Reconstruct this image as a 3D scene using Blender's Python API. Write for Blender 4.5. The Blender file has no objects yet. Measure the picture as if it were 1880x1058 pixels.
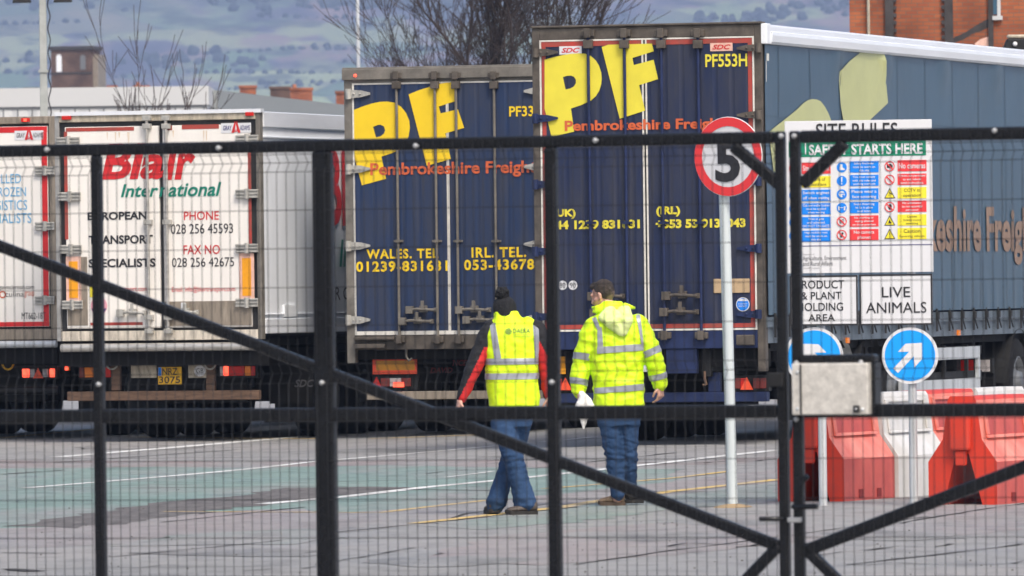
import bpy, bmesh, math, random
from mathutils import Vector, Matrix, noise
from mathutils.bvhtree import BVHTree
R = math.radians
scene = bpy.context.scene
col = scene.collection
random.seed(7)

# ------------------------------------------------------------------ camera
FPX, CAMZ, ROLL = 15667.0, 1.8, R(0.70)
PITCH = -9.0 / FPX
fw = Vector((0, math.cos(PITCH), math.sin(PITCH)))
up0 = Vector((0, -math.sin(PITCH), math.cos(PITCH)))
rt0 = Vector((1, 0, 0))
rt = rt0 * math.cos(ROLL) - up0 * math.sin(ROLL)
up = rt0 * math.sin(ROLL) + up0 * math.cos(ROLL)
CAM = Vector((0, 0, CAMZ))
cd = bpy.data.cameras.new('camera'); cam = bpy.data.objects.new('camera', cd); col.objects.link(cam)
cd.sensor_width = 36.0; cd.lens = 36.0 * FPX / 1880.0
cd.clip_start = 0.5; cd.clip_end = 20000
cd.dof.use_dof = True; cd.dof.focus_distance = 79.0; cd.dof.aperture_fstop = 10.5
m4 = Matrix((( rt.x, up.x, -fw.x, CAM.x), (rt.y, up.y, -fw.y, CAM.y), (rt.z, up.z, -fw.z, CAM.z), (0, 0, 0, 1)))
cam.matrix_world = m4
scene.camera = cam

# ------------------------------------------------------------------ world, sun, exposure
SUN_EL, SUN_AZ = R(52), R(155)          # azimuth measured clockwise from +Y
w = bpy.data.worlds.new('World'); scene.world = w; w.use_nodes = True
nt = w.node_tree; nt.nodes.clear()
wo = nt.nodes.new('ShaderNodeOutputWorld'); bg = nt.nodes.new('ShaderNodeBackground')
sk = nt.nodes.new('ShaderNodeTexSky'); sk.sky_type = 'NISHITA'; sk.sun_disc = False
sk.sun_elevation = SUN_EL; sk.sun_rotation = SUN_AZ
sk.air_density = 1.0; sk.dust_density = 6.0; sk.ozone_density = 1.0
bg.inputs['Strength'].default_value = 0.14
nt.links.new(sk.outputs[0], bg.inputs[0]); nt.links.new(bg.outputs[0], wo.inputs[0])
sd = bpy.data.lights.new('sun', 'SUN'); so = bpy.data.objects.new('sun', sd); col.objects.link(so)
sd.energy = 1.55; sd.angle = R(13); sd.color = (1.0, 0.95, 0.88)
sdir = Vector((math.sin(SUN_AZ) * math.cos(SUN_EL), math.cos(SUN_AZ) * math.cos(SUN_EL), math.sin(SUN_EL)))
so.rotation_euler = sdir.to_track_quat('Z', 'Y').to_euler()
scene.view_settings.view_transform = 'Standard'; scene.view_settings.look = 'None'
scene.view_settings.gamma = 1.0; scene.view_settings.use_curve_mapping = False
scene.view_settings.exposure = 0.46
scene.cycles.volume_bounces = 1
scene.cycles.max_bounces = 6

# ------------------------------------------------------------------ helpers
def tag(o, label=None, cat=None, group=None, kind=None):
    if label: o['label'] = label
    if cat: o['category'] = cat
    if group: o['group'] = group
    if kind: o['kind'] = kind
    return o

def ray(px, py):
    return fw + rt * ((px - 940.0) / FPX) + up * ((529.0 - py) / FPX)

def at(px, py, Y):
    d = ray(px, py); return CAM + d * (Y / d.y)

def gh(x, y):                      # gentle fall of the yard surface
    t = min(1, max(0, (y - 72.0) / 16.0)); t = t * t * (3 - 2 * t)
    s = min(1, max(0, (x + 3.0) / 5.0)); s = s * s * (3 - 2 * s)
    return t * (-0.055 + 0.10 * s)

def gp(px, py):                    # a point on the yard surface
    d = ray(px, py); t = -CAMZ / d.z
    p = CAM + d * t
    for _ in range(4):
        t = (gh(p.x, p.y) - CAMZ) / d.z; p = CAM + d * t
    return p

class Fr:
    """a vertical reference plane: local x to the right, y away, z up"""
    def __init__(s, O, th):
        s.O = Vector(O); s.th = th
        s.ex = Vector((math.cos(th), -math.sin(th), 0)); s.ey = Vector((math.sin(th), math.cos(th), 0))
    def uv(s, px, py, yl=0.0):
        d = ray(px, py); t = (yl - (CAM - s.O).dot(s.ey)) / d.dot(s.ey); P = CAM + d * t
        return (P - s.O).dot(s.ex), P.z - s.O.z
    def sv(s, px, py, xl):
        d = ray(px, py); t = (xl - (CAM - s.O).dot(s.ex)) / d.dot(s.ex); P = CAM + d * t
        return (P - s.O).dot(s.ey), P.z - s.O.z
    def box(s, a, b, c, d, yl=0.0):
        x0, z1 = s.uv(a, (b + d) / 2, yl)[0], s.uv((a + c) / 2, b, yl)[1]
        x1, z0 = s.uv(c, (b + d) / 2, yl)[0], s.uv((a + c) / 2, d, yl)[1]
        return x0, x1, z0, z1
    def empty(s, name):
        o = bpy.data.objects.new(name, None); col.objects.link(o)
        o.location = s.O; o.rotation_euler = (0, 0, -s.th); o.empty_display_size = 0.2
        return o
    def sub(s, x, y=0.0, z=0.0):
        return Fr(s.O + s.ex * x + s.ey * y + Vector((0, 0, z)), s.th)

def solve_frame(pl, pr, py, W, th, z=0.0):
    a, b = ray(pl, py), ray(pr, py); a, b = a.x / a.y, b.x / b.y
    y = W * (math.cos(th) + b * math.sin(th)) / (b - a)
    return Fr((a * y, y, z), th)

_tc = {}
def text_geo(body, bold=0.0, shear=0.0, space=1.0):
    k = (body, bold, shear, space)
    if k in _tc: return _tc[k]
    c = bpy.data.curves.new('letters', 'FONT'); c.body = body; c.size = 1.0; c.offset = bold; c.shear = shear
    c.space_character = space; c.resolution_u = 3
    o = bpy.data.objects.new('letters', c)
    me = o.to_mesh()
    V = [(v.co.x, v.co.y) for v in me.vertices]; F = [tuple(p.vertices) for p in me.polygons]
    o.to_mesh_clear(); bpy.data.objects.remove(o); bpy.data.curves.remove(c)
    _tc[k] = (V, F); return V, F

class MB:
    def __init__(s): s.v = []; s.f = []; s.m = []; s.sm = []
    def add(s, V, F, m=0, smooth=False):
        n = len(s.v); s.v += [tuple(p) for p in V]
        for f in F: s.f.append(tuple(n + i for i in f)); s.m.append(m); s.sm.append(smooth)
        return s
    def box(s, x0, x1, y0, y1, z0, z1, m=0):
        V = [(x, y, z) for z in (z0, z1) for y in (y0, y1) for x in (x0, x1)]
        return s.add(V, [(0, 2, 3, 1), (4, 5, 7, 6), (0, 1, 5, 4), (2, 6, 7, 3), (0, 4, 6, 2), (1, 3, 7, 5)], m)
    def hexa(s, b, t, m=0):          # bottom quad, top quad
        return s.add(list(b) + list(t), [(3, 2, 1, 0), (4, 5, 6, 7), (0, 1, 5, 4), (1, 2, 6, 5), (2, 3, 7, 6), (3, 0, 4, 7)], m)
    def bar(s, p0, p1, wd, dp, m=0, n=Vector((0, 1, 0))):   # rectangular bar, dp along n
        p0, p1 = Vector(p0), Vector(p1); d = (p1 - p0).normalized(); n = (n - d * n.dot(d)).normalized(); b = d.cross(n)
        q = lambda p: [p + b * (i * wd / 2) + n * (j * dp / 2) for i, j in ((-1, -1), (1, -1), (1, 1), (-1, 1))]
        return s.hexa(q(p0), q(p1), m)
    def tube(s, pts, r, n=10, m=0, caps=True, smooth=True):
        pts = [Vector(p) for p in pts]; N = len(pts)
        rr = r if isinstance(r, (list, tuple)) else [r] * N
        ref = None; V = []; F = []
        for i, p in enumerate(pts):
            d = (pts[min(i + 1, N - 1)] - pts[max(i - 1, 0)]).normalized()
            if ref is None: ref = d.orthogonal().normalized()
            ref = (ref - d * ref.dot(d)).normalized(); b = d.cross(ref)
            for k in range(n):
                a = 2 * math.pi * k / n; V.append(p + (ref * math.cos(a) + b * math.sin(a)) * rr[i])
        for i in range(N - 1):
            for k in range(n):
                F.append((i * n + k, i * n + (k + 1) % n, (i + 1) * n + (k + 1) % n, (i + 1) * n + k))
        s.add(V, F, m, smooth)
        if caps: s.add(V[:n][::-1], [tuple(range(n))], m); s.add(V[-n:], [tuple(range(n))], m)
        return s
    def poly(s, P, y, m=0):          # flat polygon in the local x-z plane
        V = [(p[0], y, p[1]) for p in P]; return s.add(V, [tuple(range(len(P)))], m)
    def prism(s, P, y0, y1, m=0):    # polygon in x-z with thickness in y
        n = len(P); V = [(p[0], y0, p[1]) for p in P] + [(p[0], y1, p[1]) for p in P]
        F = [tuple(range(n)), tuple(range(2 * n - 1, n - 1, -1))] + [(i, i + n, (i + 1) % n + n, (i + 1) % n) for i in range(n)]
        return s.add(V, F, m)
    def disc(s, x, z, r, y, m=0, n=28, rz=None):
        return s.poly([(x + r * math.cos(2 * math.pi * k / n), z + (rz or r) * math.sin(2 * math.pi * k / n)) for k in range(n)], y, m)
    def ring(s, x, z, r0, r1, y, m=0, n=32, k=1.0):
        V = []; F = []
        for i in range(n):
            a = 2 * math.pi * i / n
            V += [(x + r0 * math.cos(a), y, z + k * r0 * math.sin(a)), (x + r1 * math.cos(a), y, z + k * r1 * math.sin(a))]
            j = (i + 1) % n; F.append((2 * i, 2 * i + 1, 2 * j + 1, 2 * j))
        return s.add(V, F, m)
    def text(s, body, x0, x1, z0, z1, y, m=0, bold=0.0, shear=0.0, space=1.0, side=False):
        if 'M' in body and bold > 0 and not side:      # the font's M breaks when thickened: lay two thin copies instead
            d = bold * .9 * (z1 - z0); s.text(body, x0, x1 - d, z0, z1, y, m, 0.0, shear, space); return s.text(body, x0 + d, x1, z0, z1, y - .0006, m, 0.0, shear, space)
        V, F = text_geo(body, bold, shear, space)
        a, b = min(p[0] for p in V), max(p[0] for p in V); c, d = min(p[1] for p in V), max(p[1] for p in V)
        W = []
        for p in V:
            u = x0 + (p[0] - a) / (b - a) * (x1 - x0); q = z0 + (p[1] - c) / (d - c) * (z1 - z0)
            W.append((y, u, q) if side else (u, y, q))
        return s.add(W, F, m)
    def lathe(s, prof, c, axis='x', n=24, m=0, smooth=True):     # prof: (along axis, radius)
        V = []; F = []; N = len(prof)
        for i, (t, r) in enumerate(prof):
            for k in range(n):
                a = 2 * math.pi * k / n; u, q = r * math.cos(a), r * math.sin(a)
                V.append({'x': (c[0] + t, c[1] + u, c[2] + q), 'y': (c[0] + u, c[1] + t, c[2] + q), 'z': (c[0] + u, c[1] + q, c[2] + t)}[axis])
        for i in range(N - 1):
            for k in range(n): F.append((i * n + k, i * n + (k + 1) % n, (i + 1) * n + (k + 1) % n, (i + 1) * n + k))
        return s.add(V, F, m, smooth)
    def mesh(s, name, mats):
        me = bpy.data.meshes.new(name); me.from_pydata(s.v, [], s.f)
        for q in (mats if isinstance(mats, (list, tuple)) else [mats]): me.materials.append(q)
        me.polygons.foreach_set('material_index', s.m); me.polygons.foreach_set('use_smooth', s.sm); me.update()
        return me
    def build(s, name, mats, parent=None, bevel=0.0):
        me = s.mesh(name, mats); o = bpy.data.objects.new(name, me); col.objects.link(o)
        if parent: o.parent = parent
        if bevel:
            b = o.modifiers.new('bevel', 'BEVEL'); b.width = bevel; b.segments = 2; b.limit_method = 'ANGLE'
        return o

# ------------------------------------------------------------------ materials
def mat(name, c, rough=0.6, metal=0.0, var=0.0, scale=4.0, c2=None, bump=0.0, bscale=60.0, stretch=None, spec=0.5, emit=None, es=0.0, thr=None):
    m = bpy.data.materials.new(name); m.use_nodes = True; n = m.node_tree; L = n.links
    b = n.nodes['Principled BSDF']; b.inputs['Base Color'].default_value = (*c, 1); b.inputs['Roughness'].default_value = rough
    b.inputs['Metallic'].default_value = metal; b.inputs['Specular IOR Level'].default_value = spec
    if emit: b.inputs['Emission Color'].default_value = (*emit, 1); b.inputs['Emission Strength'].default_value = es
    if var or c2 or bump:
        tc = n.nodes.new('ShaderNodeTexCoord'); mp = n.nodes.new('ShaderNodeMapping'); L.new(tc.outputs['Object'], mp.inputs[0])
        if stretch: mp.inputs['Scale'].default_value = stretch
    if var or c2:
        nz = n.nodes.new('ShaderNodeTexNoise'); nz.inputs['Scale'].default_value = scale; nz.inputs['Detail'].default_value = 6; nz.inputs['Roughness'].default_value = 0.65
        L.new(mp.outputs[0], nz.inputs[0])
        cr = n.nodes.new('ShaderNodeValToRGB'); L.new(nz.outputs[0], cr.inputs[0])
        lo, hi = thr or (0.3, 0.7)
        cr.color_ramp.elements[0].position = lo; cr.color_ramp.elements[1].position = hi
        a = c2 or tuple(max(0, x * (1 - var)) for x in c); e = c if c2 else tuple(min(1, x * (1 + var * 0.6)) for x in c)
        cr.color_ramp.elements[0].color = (*a, 1); cr.color_ramp.elements[1].color = (*e, 1)
        L.new(cr.outputs[0], b.inputs['Base Color'])
    if bump:
        nb = n.nodes.new('ShaderNodeTexNoise'); nb.inputs['Scale'].default_value = bscale; nb.inputs['Detail'].default_value = 4
        L.new(mp.outputs[0], nb.inputs[0]); bp = n.nodes.new('ShaderNodeBump'); bp.inputs['Strength'].default_value = bump; bp.inputs['Distance'].default_value = 0.02
        L.new(nb.outputs[0], bp.inputs['Height']); L.new(bp.outputs[0], b.inputs['Normal'])
    return m

V3 = Vector
M = {}
M['black_steel'] = mat('black painted steel', (0.0085, 0.0095, 0.012), 0.26, 0.0, 0.25, 20, spec=0.34, bump=.08, bscale=12)
M['wire'] = mat('black coated wire', (0.014, 0.015, 0.018), 0.5, spec=0.25)
M['bolt'] = mat('zinc bolt', (0.40, 0.41, 0.42), 0.55, 0.3)
M['alu_plate'] = mat('chequer plate', (0.66, 0.63, 0.57), 0.45, 0.25, 0.26, 26, bump=0.15, bscale=60)
M['galv'] = mat('galvanised steel', (0.58, 0.61, 0.63), 0.5, 0.35, 0.2, 12, stretch=(1, 1, .15))
M['white_sign'] = mat('white sign sheet', (0.69, 0.70, 0.72), 0.4, var=0.04, scale=3)
M['red_sign'] = mat('red sign sheet', (0.78, 0.045, 0.05), 0.4)
M['blue_sign'] = mat('blue sign sheet', (0.0, 0.22, 0.80), 0.4)
M['arrow_blue'] = mat('bright blue reflective sheet', (0.0, 0.33, 0.90), 0.4)
M['green_sign'] = mat('green sign sheet', (0.0, 0.22, 0.12), 0.4)
M['yellow_sign'] = mat('yellow sign sheet', (0.85, 0.74, 0.04), 0.4)
M['ink'] = mat('black print', (0.022, 0.022, 0.026), 0.5)
M['grey_ink'] = mat('grey print', (0.12, 0.12, 0.13), 0.5)
M['navy_ink'] = mat('navy print', (0.03, 0.03, 0.16), 0.5)
# lorries
M['lorry_white'] = mat('white lorry paint', (0.84, 0.81, 0.755), 0.38, var=0.06, scale=2.2, stretch=(2.5, 2.5, .35))
M['side_white'] = mat('white insulated side', (0.84, 0.87, 0.90), 0.2, var=0.10, scale=1.5, stretch=(1, 1, .3))
M['lorry_red'] = mat('red vinyl', (0.62, 0.022, 0.025), 0.4, var=0.2, scale=5)
M['tape_red'] = mat('worn red tape', (0.50, 0.045, 0.032), 0.5, 0, 0, 5, c2=(0.22, 0.075, 0.055))
M['tape_white'] = mat('white trim', (0.74, 0.72, 0.66), 0.45, var=0.25, scale=8)
M['blair_green'] = mat('green vinyl', (0.0, 0.20, 0.14), 0.4)
M['sky_blue'] = mat('pale blue vinyl', (0.12, 0.40, 0.66), 0.4)
M['orange_vinyl'] = mat('orange vinyl', (0.64, 0.125, 0.04), 0.45, var=0.15, scale=5)
M['gasket'] = mat('black rubber seal', (0.022, 0.023, 0.025), 0.6, var=0.3, scale=8)
M['under'] = mat('dirty black underside', (0.007, 0.007, 0.0075), 0.75, var=0.4, scale=5, spec=.2)
M['under2'] = mat('dusty black plastic', (0.015, 0.0155, 0.0165), 0.6, var=0.4, scale=4, spec=.25)
M['tyre'] = mat('tyre rubber', (0.011, 0.011, 0.012), 0.8, var=0.3, scale=8, spec=.2)
M['rim'] = mat('wheel rim', (0.18, 0.19, 0.20), 0.5, 0.4, 0.3, 8)
M['chrome'] = mat('steel tube', (0.56, 0.54, 0.50), 0.35, 0.6, 0.35, 6, stretch=(.6, 3, 3))
M['hinge'] = mat('grey hinge', (0.47, 0.46, 0.42), 0.5, 0.3, 0.3, 14)
M['frame_taupe'] = mat('dirty grey frame', (0.19, 0.175, 0.15), 0.55, 0.15, 0.4, 5)
M['frame_brown'] = mat('dirty brown frame', (0.10, 0.085, 0.070), 0.6, 0.1, 0.5, 6)
M['beige'] = mat('dirty beige panel', (0.50, 0.44, 0.34), 0.55, 0.1, 0.45, 5, stretch=(3, 3, .7))
M['galv_dull'] = mat('dull grey post', (0.36, 0.36, 0.35), 0.5, 0.2, 0.3, 5); M['sill'] = mat('dirty pale sill', (0.66, 0.60, 0.50), 0.5, 0.1, 0.45, 6, stretch=(2.5, 2.5, .6))
M['kick'] = mat('dirty steel kick plate', (0.33, 0.28, 0.22), 0.5, 0.35, 0.4, 6, stretch=(3, 3, .5))
M['rust'] = mat('rusty brown bumper', (0.16, 0.095, 0.06), 0.65, 0.1, 0.5, 9, stretch=(.6, 3, 3))
M['light_red'] = mat('red lens', (0.55, 0.02, 0.015), 0.2)
M['light_dim'] = mat('dim red lens', (0.18, 0.03, 0.025), 0.25)
M['light_lit'] = mat('lit red lamp', (0.8, 0.05, 0.03), 0.3, emit=(1.0, 0.10, 0.05), es=1.6)
M['light_amber'] = mat('amber lens', (0.80, 0.22, 0.02), 0.25)
M['light_clear'] = mat('clear lens', (0.45, 0.42, 0.42), 0.2)
M['refl_orange'] = mat('orange reflector', (0.85, 0.36, 0.01), 0.35, var=0.1, scale=9)
M['refl_pink'] = mat('faded red reflector', (0.80, 0.50, 0.40), 0.4, var=0.3, scale=9)
M['refl_red'] = mat('red orange reflector', (0.85, 0.09, 0.03), 0.35)
M['refl_dull'] = mat('dull orange reflector', (0.60, 0.26, 0.02), 0.35, var=0.2, scale=9)
M['plate_yellow'] = mat('yellow number plate', (0.82, 0.46, 0.01), 0.4)
M['pf_yellow'] = mat('golden vinyl', (0.86, 0.60, 0.015), 0.4, var=0.06, scale=4)
M['pf_lemon'] = mat('lemon vinyl', (0.76, 0.66, 0.055), 0.4, var=0.08, scale=4)
M['pale_yellow'] = mat('faded yellow print', (0.50, 0.52, 0.235), 0.38, var=0.08, scale=3)
M['tan_print'] = mat('faded orange print', (0.27, 0.170, 0.110), 0.4, var=0.15, scale=3)
M['dark_red_print'] = mat('dark red print', (0.20, 0.012, 0.014), 0.5)
M['pink'] = mat('pink sticker', (0.75, 0.35, 0.42), 0.5)
M['roof_white'] = mat('silver roof rail', (0.82, 0.85, 0.89), 0.24, 0.15, 0.08, 3, stretch=(1, .2, 1))

def door_mat(name, c, rib=0.0):
    m = mat(name, c, 0.5, 0, 0, 2.4, c2=tuple(.55 * q + .45 * g for q, g in zip(c, (.060, .058, .058))), stretch=(2.5, 2.5, .35), spec=0.3, thr=(.38, .60))
    if rib:
        n = m.node_tree; tc = n.nodes.new('ShaderNodeTexCoord'); wv = n.nodes.new('ShaderNodeTexWave'); wv.bands_direction = 'X'; wv.inputs['Scale'].default_value = rib
        wv.inputs['Distortion'].default_value = 0.15
        rp = n.nodes.new('ShaderNodeValToRGB'); rp.color_ramp.elements[0].position = 0.0; rp.color_ramp.elements[1].position = 0.25
        bp = n.nodes.new('ShaderNodeBump'); bp.inputs['Strength'].default_value = 0.35; bp.inputs['Distance'].default_value = 0.02
        n.links.new(tc.outputs['Object'], wv.inputs[0]); n.links.new(wv.outputs[0], rp.inputs[0]); n.links.new(rp.outputs[0], bp.inputs['Height'])
        n.links.new(bp.outputs[0], n.nodes['Principled BSDF'].inputs['Normal'])
    return m
M['blue_old'] = door_mat('old blue door', (0.018, 0.037, 0.096), 1.7)
M['blue_new'] = door_mat('blue door', (0.016, 0.026, 0.070), 1.7)
M['blue_frame'] = mat('blue frame paint', (0.017, 0.029, 0.090), 0.5, spec=0.3, var=0.4, scale=5)
M['curtain'] = mat('blue curtain tarpaulin', (0.046, 0.092, 0.140), 0.30, var=0.12, scale=0.8, bump=0.25, bscale=1.6, stretch=(1, 1, .6))
M['curtain_grey'] = mat('grey curtain hem', (0.10, 0.13, 0.16), 0.35, var=0.3, scale=3, bump=0.4, bscale=5)

# ------------------------------------------------------------------ ground
def ground_mat(name='worn asphalt yard', tint=None, lo=.3, hi=.55, msc=.55, mst=(1.2, .22, 1), keep=1.0):
    m = bpy.data.materials.new(name); m.use_nodes = True; n = m.node_tree; L = n.links; b = n.nodes['Principled BSDF']
    tc = n.nodes.new('ShaderNodeTexCoord')
    def nz(sc, st=(1, 1, 1), det=6):
        mp = n.nodes.new('ShaderNodeMapping'); mp.inputs['Scale'].default_value = st; L.new(tc.outputs['Object'], mp.inputs[0])
        q = n.nodes.new('ShaderNodeTexNoise'); q.inputs['Scale'].default_value = sc; q.inputs['Detail'].default_value = det; q.inputs['Roughness'].default_value = 0.65
        L.new(mp.outputs[0], q.inputs[0]); return q
    def ramp(q, stops):
        r = n.nodes.new('ShaderNodeValToRGB'); L.new(q.outputs[0], r.inputs[0])
        e = r.color_ramp.elements
        while len(e) < len(stops): e.new(0.5)
        for i, (p, c) in enumerate(stops): e[i].position = p; e[i].color = (*c, 1)
        return r.outputs[0]
    def mul(a, c, f):
        q = n.nodes.new('ShaderNodeMixRGB'); q.blend_type = 'MULTIPLY'; q.inputs[0].default_value = f; L.new(a, q.inputs[1]); L.new(c, q.inputs[2]); return q.outputs[0]
    base = ramp(nz(0.16), [(0.3, (0.238, 0.240, 0.236)), (0.5, (0.268, 0.268, 0.264)), (0.7, (0.292, 0.282, 0.277))])
    fine = ramp(nz(3.0, (1, .5, 1), 8), [(0.33, (0.66, 0.66, 0.67)), (0.52, (1, 1, 1))])
    st = ramp(nz(0.7, (1.6, .16, 1), 8), [(0.30, (0.60, 0.60, 0.61)), (0.42, (1, 1, 1))])
    streak = ramp(nz(1.8, (.12, 1.5, 1), 8), [(0.34, (0.38, 0.38, 0.38)), (0.41, (1, 1, 1))])
    c = mul(mul(mul(base, fine, .75), st, .6), streak, .8)
    if tint:
        c = mul(c, ramp(nz(msc, mst, 8), [(lo, (1, 1, 1)), (hi, tint)]), keep)
    L.new(c, b.inputs['Base Color'])
    L.new(ramp(nz(.5, (1, .35, 1), 6), [(.36, (.48, .48, .48)), (.60, (.82, .82, .82))]), b.inputs['Roughness']); b.inputs['Specular IOR Level'].default_value = 0.3
    bp = n.nodes.new('ShaderNodeBump'); bp.inputs['Strength'].default_value = 0.5; bp.inputs['Distance'].default_value = 0.02
    L.new(nz(18).outputs[0], bp.inputs['Height']); L.new(bp.outputs[0], b.inputs['Normal'])
    return m
M['ground'] = ground_mat()

def build_ground():
    xs = [-6000, -2500, -900, -300, -100, -40] + [-20 + i for i in range(12)] + [-8 + .5 * i for i in range(32)] + [8 + i for i in range(13)] + [40, 100, 300, 900, 2500, 6000]
    ys = [-300, -60, 0, 30, 50, 60] + [68 + .5 * i for i in range(48)] + [92 + i for i in range(19)] + [120, 150, 220, 400, 800, 1600, 3000, 5000, 8000]
    V = [(x, y, gh(x, y)) for y in ys for x in xs]; nx = len(xs)
    F = [(j * nx + i, j * nx + i + 1, (j + 1) * nx + i + 1, (j + 1) * nx + i) for j in range(len(ys) - 1) for i in range(nx - 1)]
    o = MB().add(V, F, 0, True).build('ground', M['ground']); tag(o, kind='structure')
build_ground()

def paint_mat(name, c, c_under, lo, hi, scale=1.2, st=(1.4, .25, 1)):
    m = mat(name, c, 0.75, 0, 0, scale, c2=c_under, stretch=st, spec=0.25, thr=(lo, hi)); return m
ASPH = (0.205, 0.195, 0.195)
M['paint_green'] = ground_mat('worn green paint', (0.70, 0.985, 0.91), .30, .54)
M['paint_green2'] = ground_mat('thin green paint', (0.80, 0.98, 0.92), .42, .62)
M['paint_pink'] = ground_mat('worn pink paint', (1.0, 0.885, 0.89), .36, .62)
M['paint_red'] = ground_mat('worn red paint', (1.0, 0.80, 0.79), .40, .64)
M['stain'] = ground_mat('oil stained asphalt', (0.66, 0.66, 0.66), .40, .60, .9)
M['paint_white'] = paint_mat('worn white line', (0.66, 0.67, 0.66), (0.36, 0.35, 0.34), 0.32, 0.55, 2.0)
M['paint_yellow'] = paint_mat('worn yellow line', (0.56, 0.40, 0.14), (0.36, 0.31, 0.24), 0.34, 0.62, 2.0)
M['patch'] = paint_mat('rough asphalt repair', (0.175, 0.163, 0.157), (0.075, 0.070, 0.067), 0.30, 0.72, 6.0)
M['crack'] = mat('open crack', (0.035, 0.033, 0.032), 0.9)

def zone(pts, mt, lift, name='painted_area'):
    P = [gp(*p) for p in pts]
    bm = bmesh.new(); vs = [bm.verts.new((p.x, p.y, 0)) for p in P]; bm.faces.new(vs)
    ymin, ymax = min(p.y for p in P), max(p.y for p in P); xmin, xmax = min(p.x for p in P), max(p.x for p in P)
    for lo, hi, co in ((ymin, ymax, 1), (xmin, xmax, 0)):
        q = max(math.floor(lo), -40.0) + .5
        while q < min(hi, 120):
            g = bm.verts[:] + bm.edges[:] + bm.faces[:]
            bmesh.ops.bisect_plane(bm, geom=g, plane_co=(0, q, 0) if co else (q, 0, 0), plane_no=(0, 1, 0) if co else (1, 0, 0)); q += .5
    for v in bm.verts:
        if v.is_boundary:
            p = v.co * 1.7; v.co += Vector((noise.noise(p), noise.noise(p + Vector((5, 5, 5))) * 1.6, 0)) * .22
    for v in bm.verts: v.co.z = gh(v.co.x, v.co.y) + lift
    me = bpy.data.meshes.new(name); bm.to_mesh(me); bm.free(); me.materials.append(mt)
    o = bpy.data.objects.new(name, me); col.objects.link(o); tag(o, kind='structure'); return o

def line(pts, wd, mt, lift=0.0046, name='painted_line', jit=0.0):
    P = []
    src = [gp(*p) for p in pts]
    for a, b in zip(src, src[1:]):
        n = max(2, int((b - a).length / 0.5))
        for i in range(n): P.append(a.lerp(b, i / n))
    P.append(src[-1]); V = []; F = []
    for i, p in enumerate(P):
        d = (P[min(i + 1, len(P) - 1)] - P[max(i - 1, 0)]); d.z = 0; d.normalize(); nn = Vector((d.y, -d.x, 0))
        ww = wd * (0.5 + jit * (random.random() - 0.5)); off = nn * (jit * wd * 2 * (random.random() - .5))
        for s in (-1, 1):
            q = p + off + nn * (s * ww); V.append((q.x, q.y, gh(q.x, q.y) + lift))
    for i in range(len(P) - 1): F.append((2 * i, 2 * i + 1, 2 * i + 3, 2 * i + 2))
    o = MB().add(V, F).build(name, mt); tag(o, kind='structure'); return o

G, G2, PK, RD = M['paint_green'], M['paint_green2'], M['paint_pink'], M['paint_red']
zone([(-60, 862), (300, 858), (700, 855), (1030, 862), (1240, 862), (1240, 884), (1050, 905), (896, 920), (640, 943), (520, 941), (381, 940), (150, 968), (-60, 972)], G, 0.0012)
zone([(560, 935), (640, 942), (900, 919), (1060, 905), (1430, 862), (1430, 884), (1100, 920), (930, 944), (763, 964), (560, 985), (-60, 1010), (-60, 972), (150, 968), (381, 940)], PK, 0.0018)
zone([(-60, 845), (700, 845), (1240, 850), (1430, 838), (1430, 852), (1030, 860), (700, 854), (300, 857), (-60, 860)], RD, 0.0012)
zone([(765, 966), (931, 946), (1100, 923), (1428, 887), (1428, 925), (1250, 932), (1100, 955), (900, 972)], G2, 0.0024)
zone([(300, 985), (560, 972), (620, 985), (560, 1000), (200, 1003)], G2, 0.003)
zone([(900, 985), (1400, 945), (1880, 925), (1880, 975), (1430, 1000), (1000, 1040), (760, 1030)], PK, 0.0018)
zone([(0, 967), (150, 970), (260, 957), (381, 940), (480, 928), (578, 917), (700, 903), (764, 897), (690, 894), (578, 896), (520, 897), (443, 912), (340, 917), (240, 930), (120, 950)], M['patch'], 0.0036, 'asphalt_patch')
for pts, wd in (([(44, 897), (578, 848), (700, 838)], .13), ([(483, 926), (640, 912), (784, 895), (1008, 873), (1240, 848), (1430, 827)], .17),
                ([(105, 840), (487, 808), (600, 798)], .22), ([(620, 845), (913, 819)], .12), ([(1000, 812), (1090, 803)], .12), ([(820, 877), (905, 866)], .06)):
    line(pts, wd, M['paint_white'])
for pts, wd in (([(300, 940), (699, 942), (790, 931), (896, 919)], .10), ([(763, 962), (930, 943), (1032, 932), (1097, 921), (1240, 902), (1430, 881)], .15),
                ([(1000, 898), (1240, 878), (1340, 866)], .10), ([(0, 805), (180, 788)], .16), ([(680, 806), (880, 799)], .30), ([(240, 803), (590, 806)], .25)):
    line(pts, wd, M['paint_yellow'])
for cx_, cy_, rx_, ry_ in ((430, 1015, 170, 10), (1180, 985, 160, 9), (1640, 985, 150, 9), (820, 1030, 150, 9), (700, 828, 120, 4), (1000, 840, 110, 4), (250, 822, 130, 4), (1330, 960, 110, 6)):
    zone([(cx_ + rx_ * math.cos(k * math.pi / 8) * random.uniform(.75, 1.2), cy_ + ry_ * math.sin(k * math.pi / 8) * random.uniform(.75, 1.2)) for k in range(16)], M['stain'], 0.0030, 'ground_stain')
rc = random.Random(12)
for k in range(9):
    px, py = rc.uniform(-40, 1700), rc.uniform(950, 1056) if k % 3 else rc.uniform(815, 900); pts = [(px, py)]
    for j in range(rc.randint(3, 7)): px += rc.uniform(25, 70); py += rc.uniform(-9, 2) * (.5 if k % 3 == 0 else 1); pts.append((px, py))
    line(pts, rc.uniform(.012, .03) * (2 if k % 3 == 0 else 1), M['crack'], 0.0058, 'ground_crack', 0.7)
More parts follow.
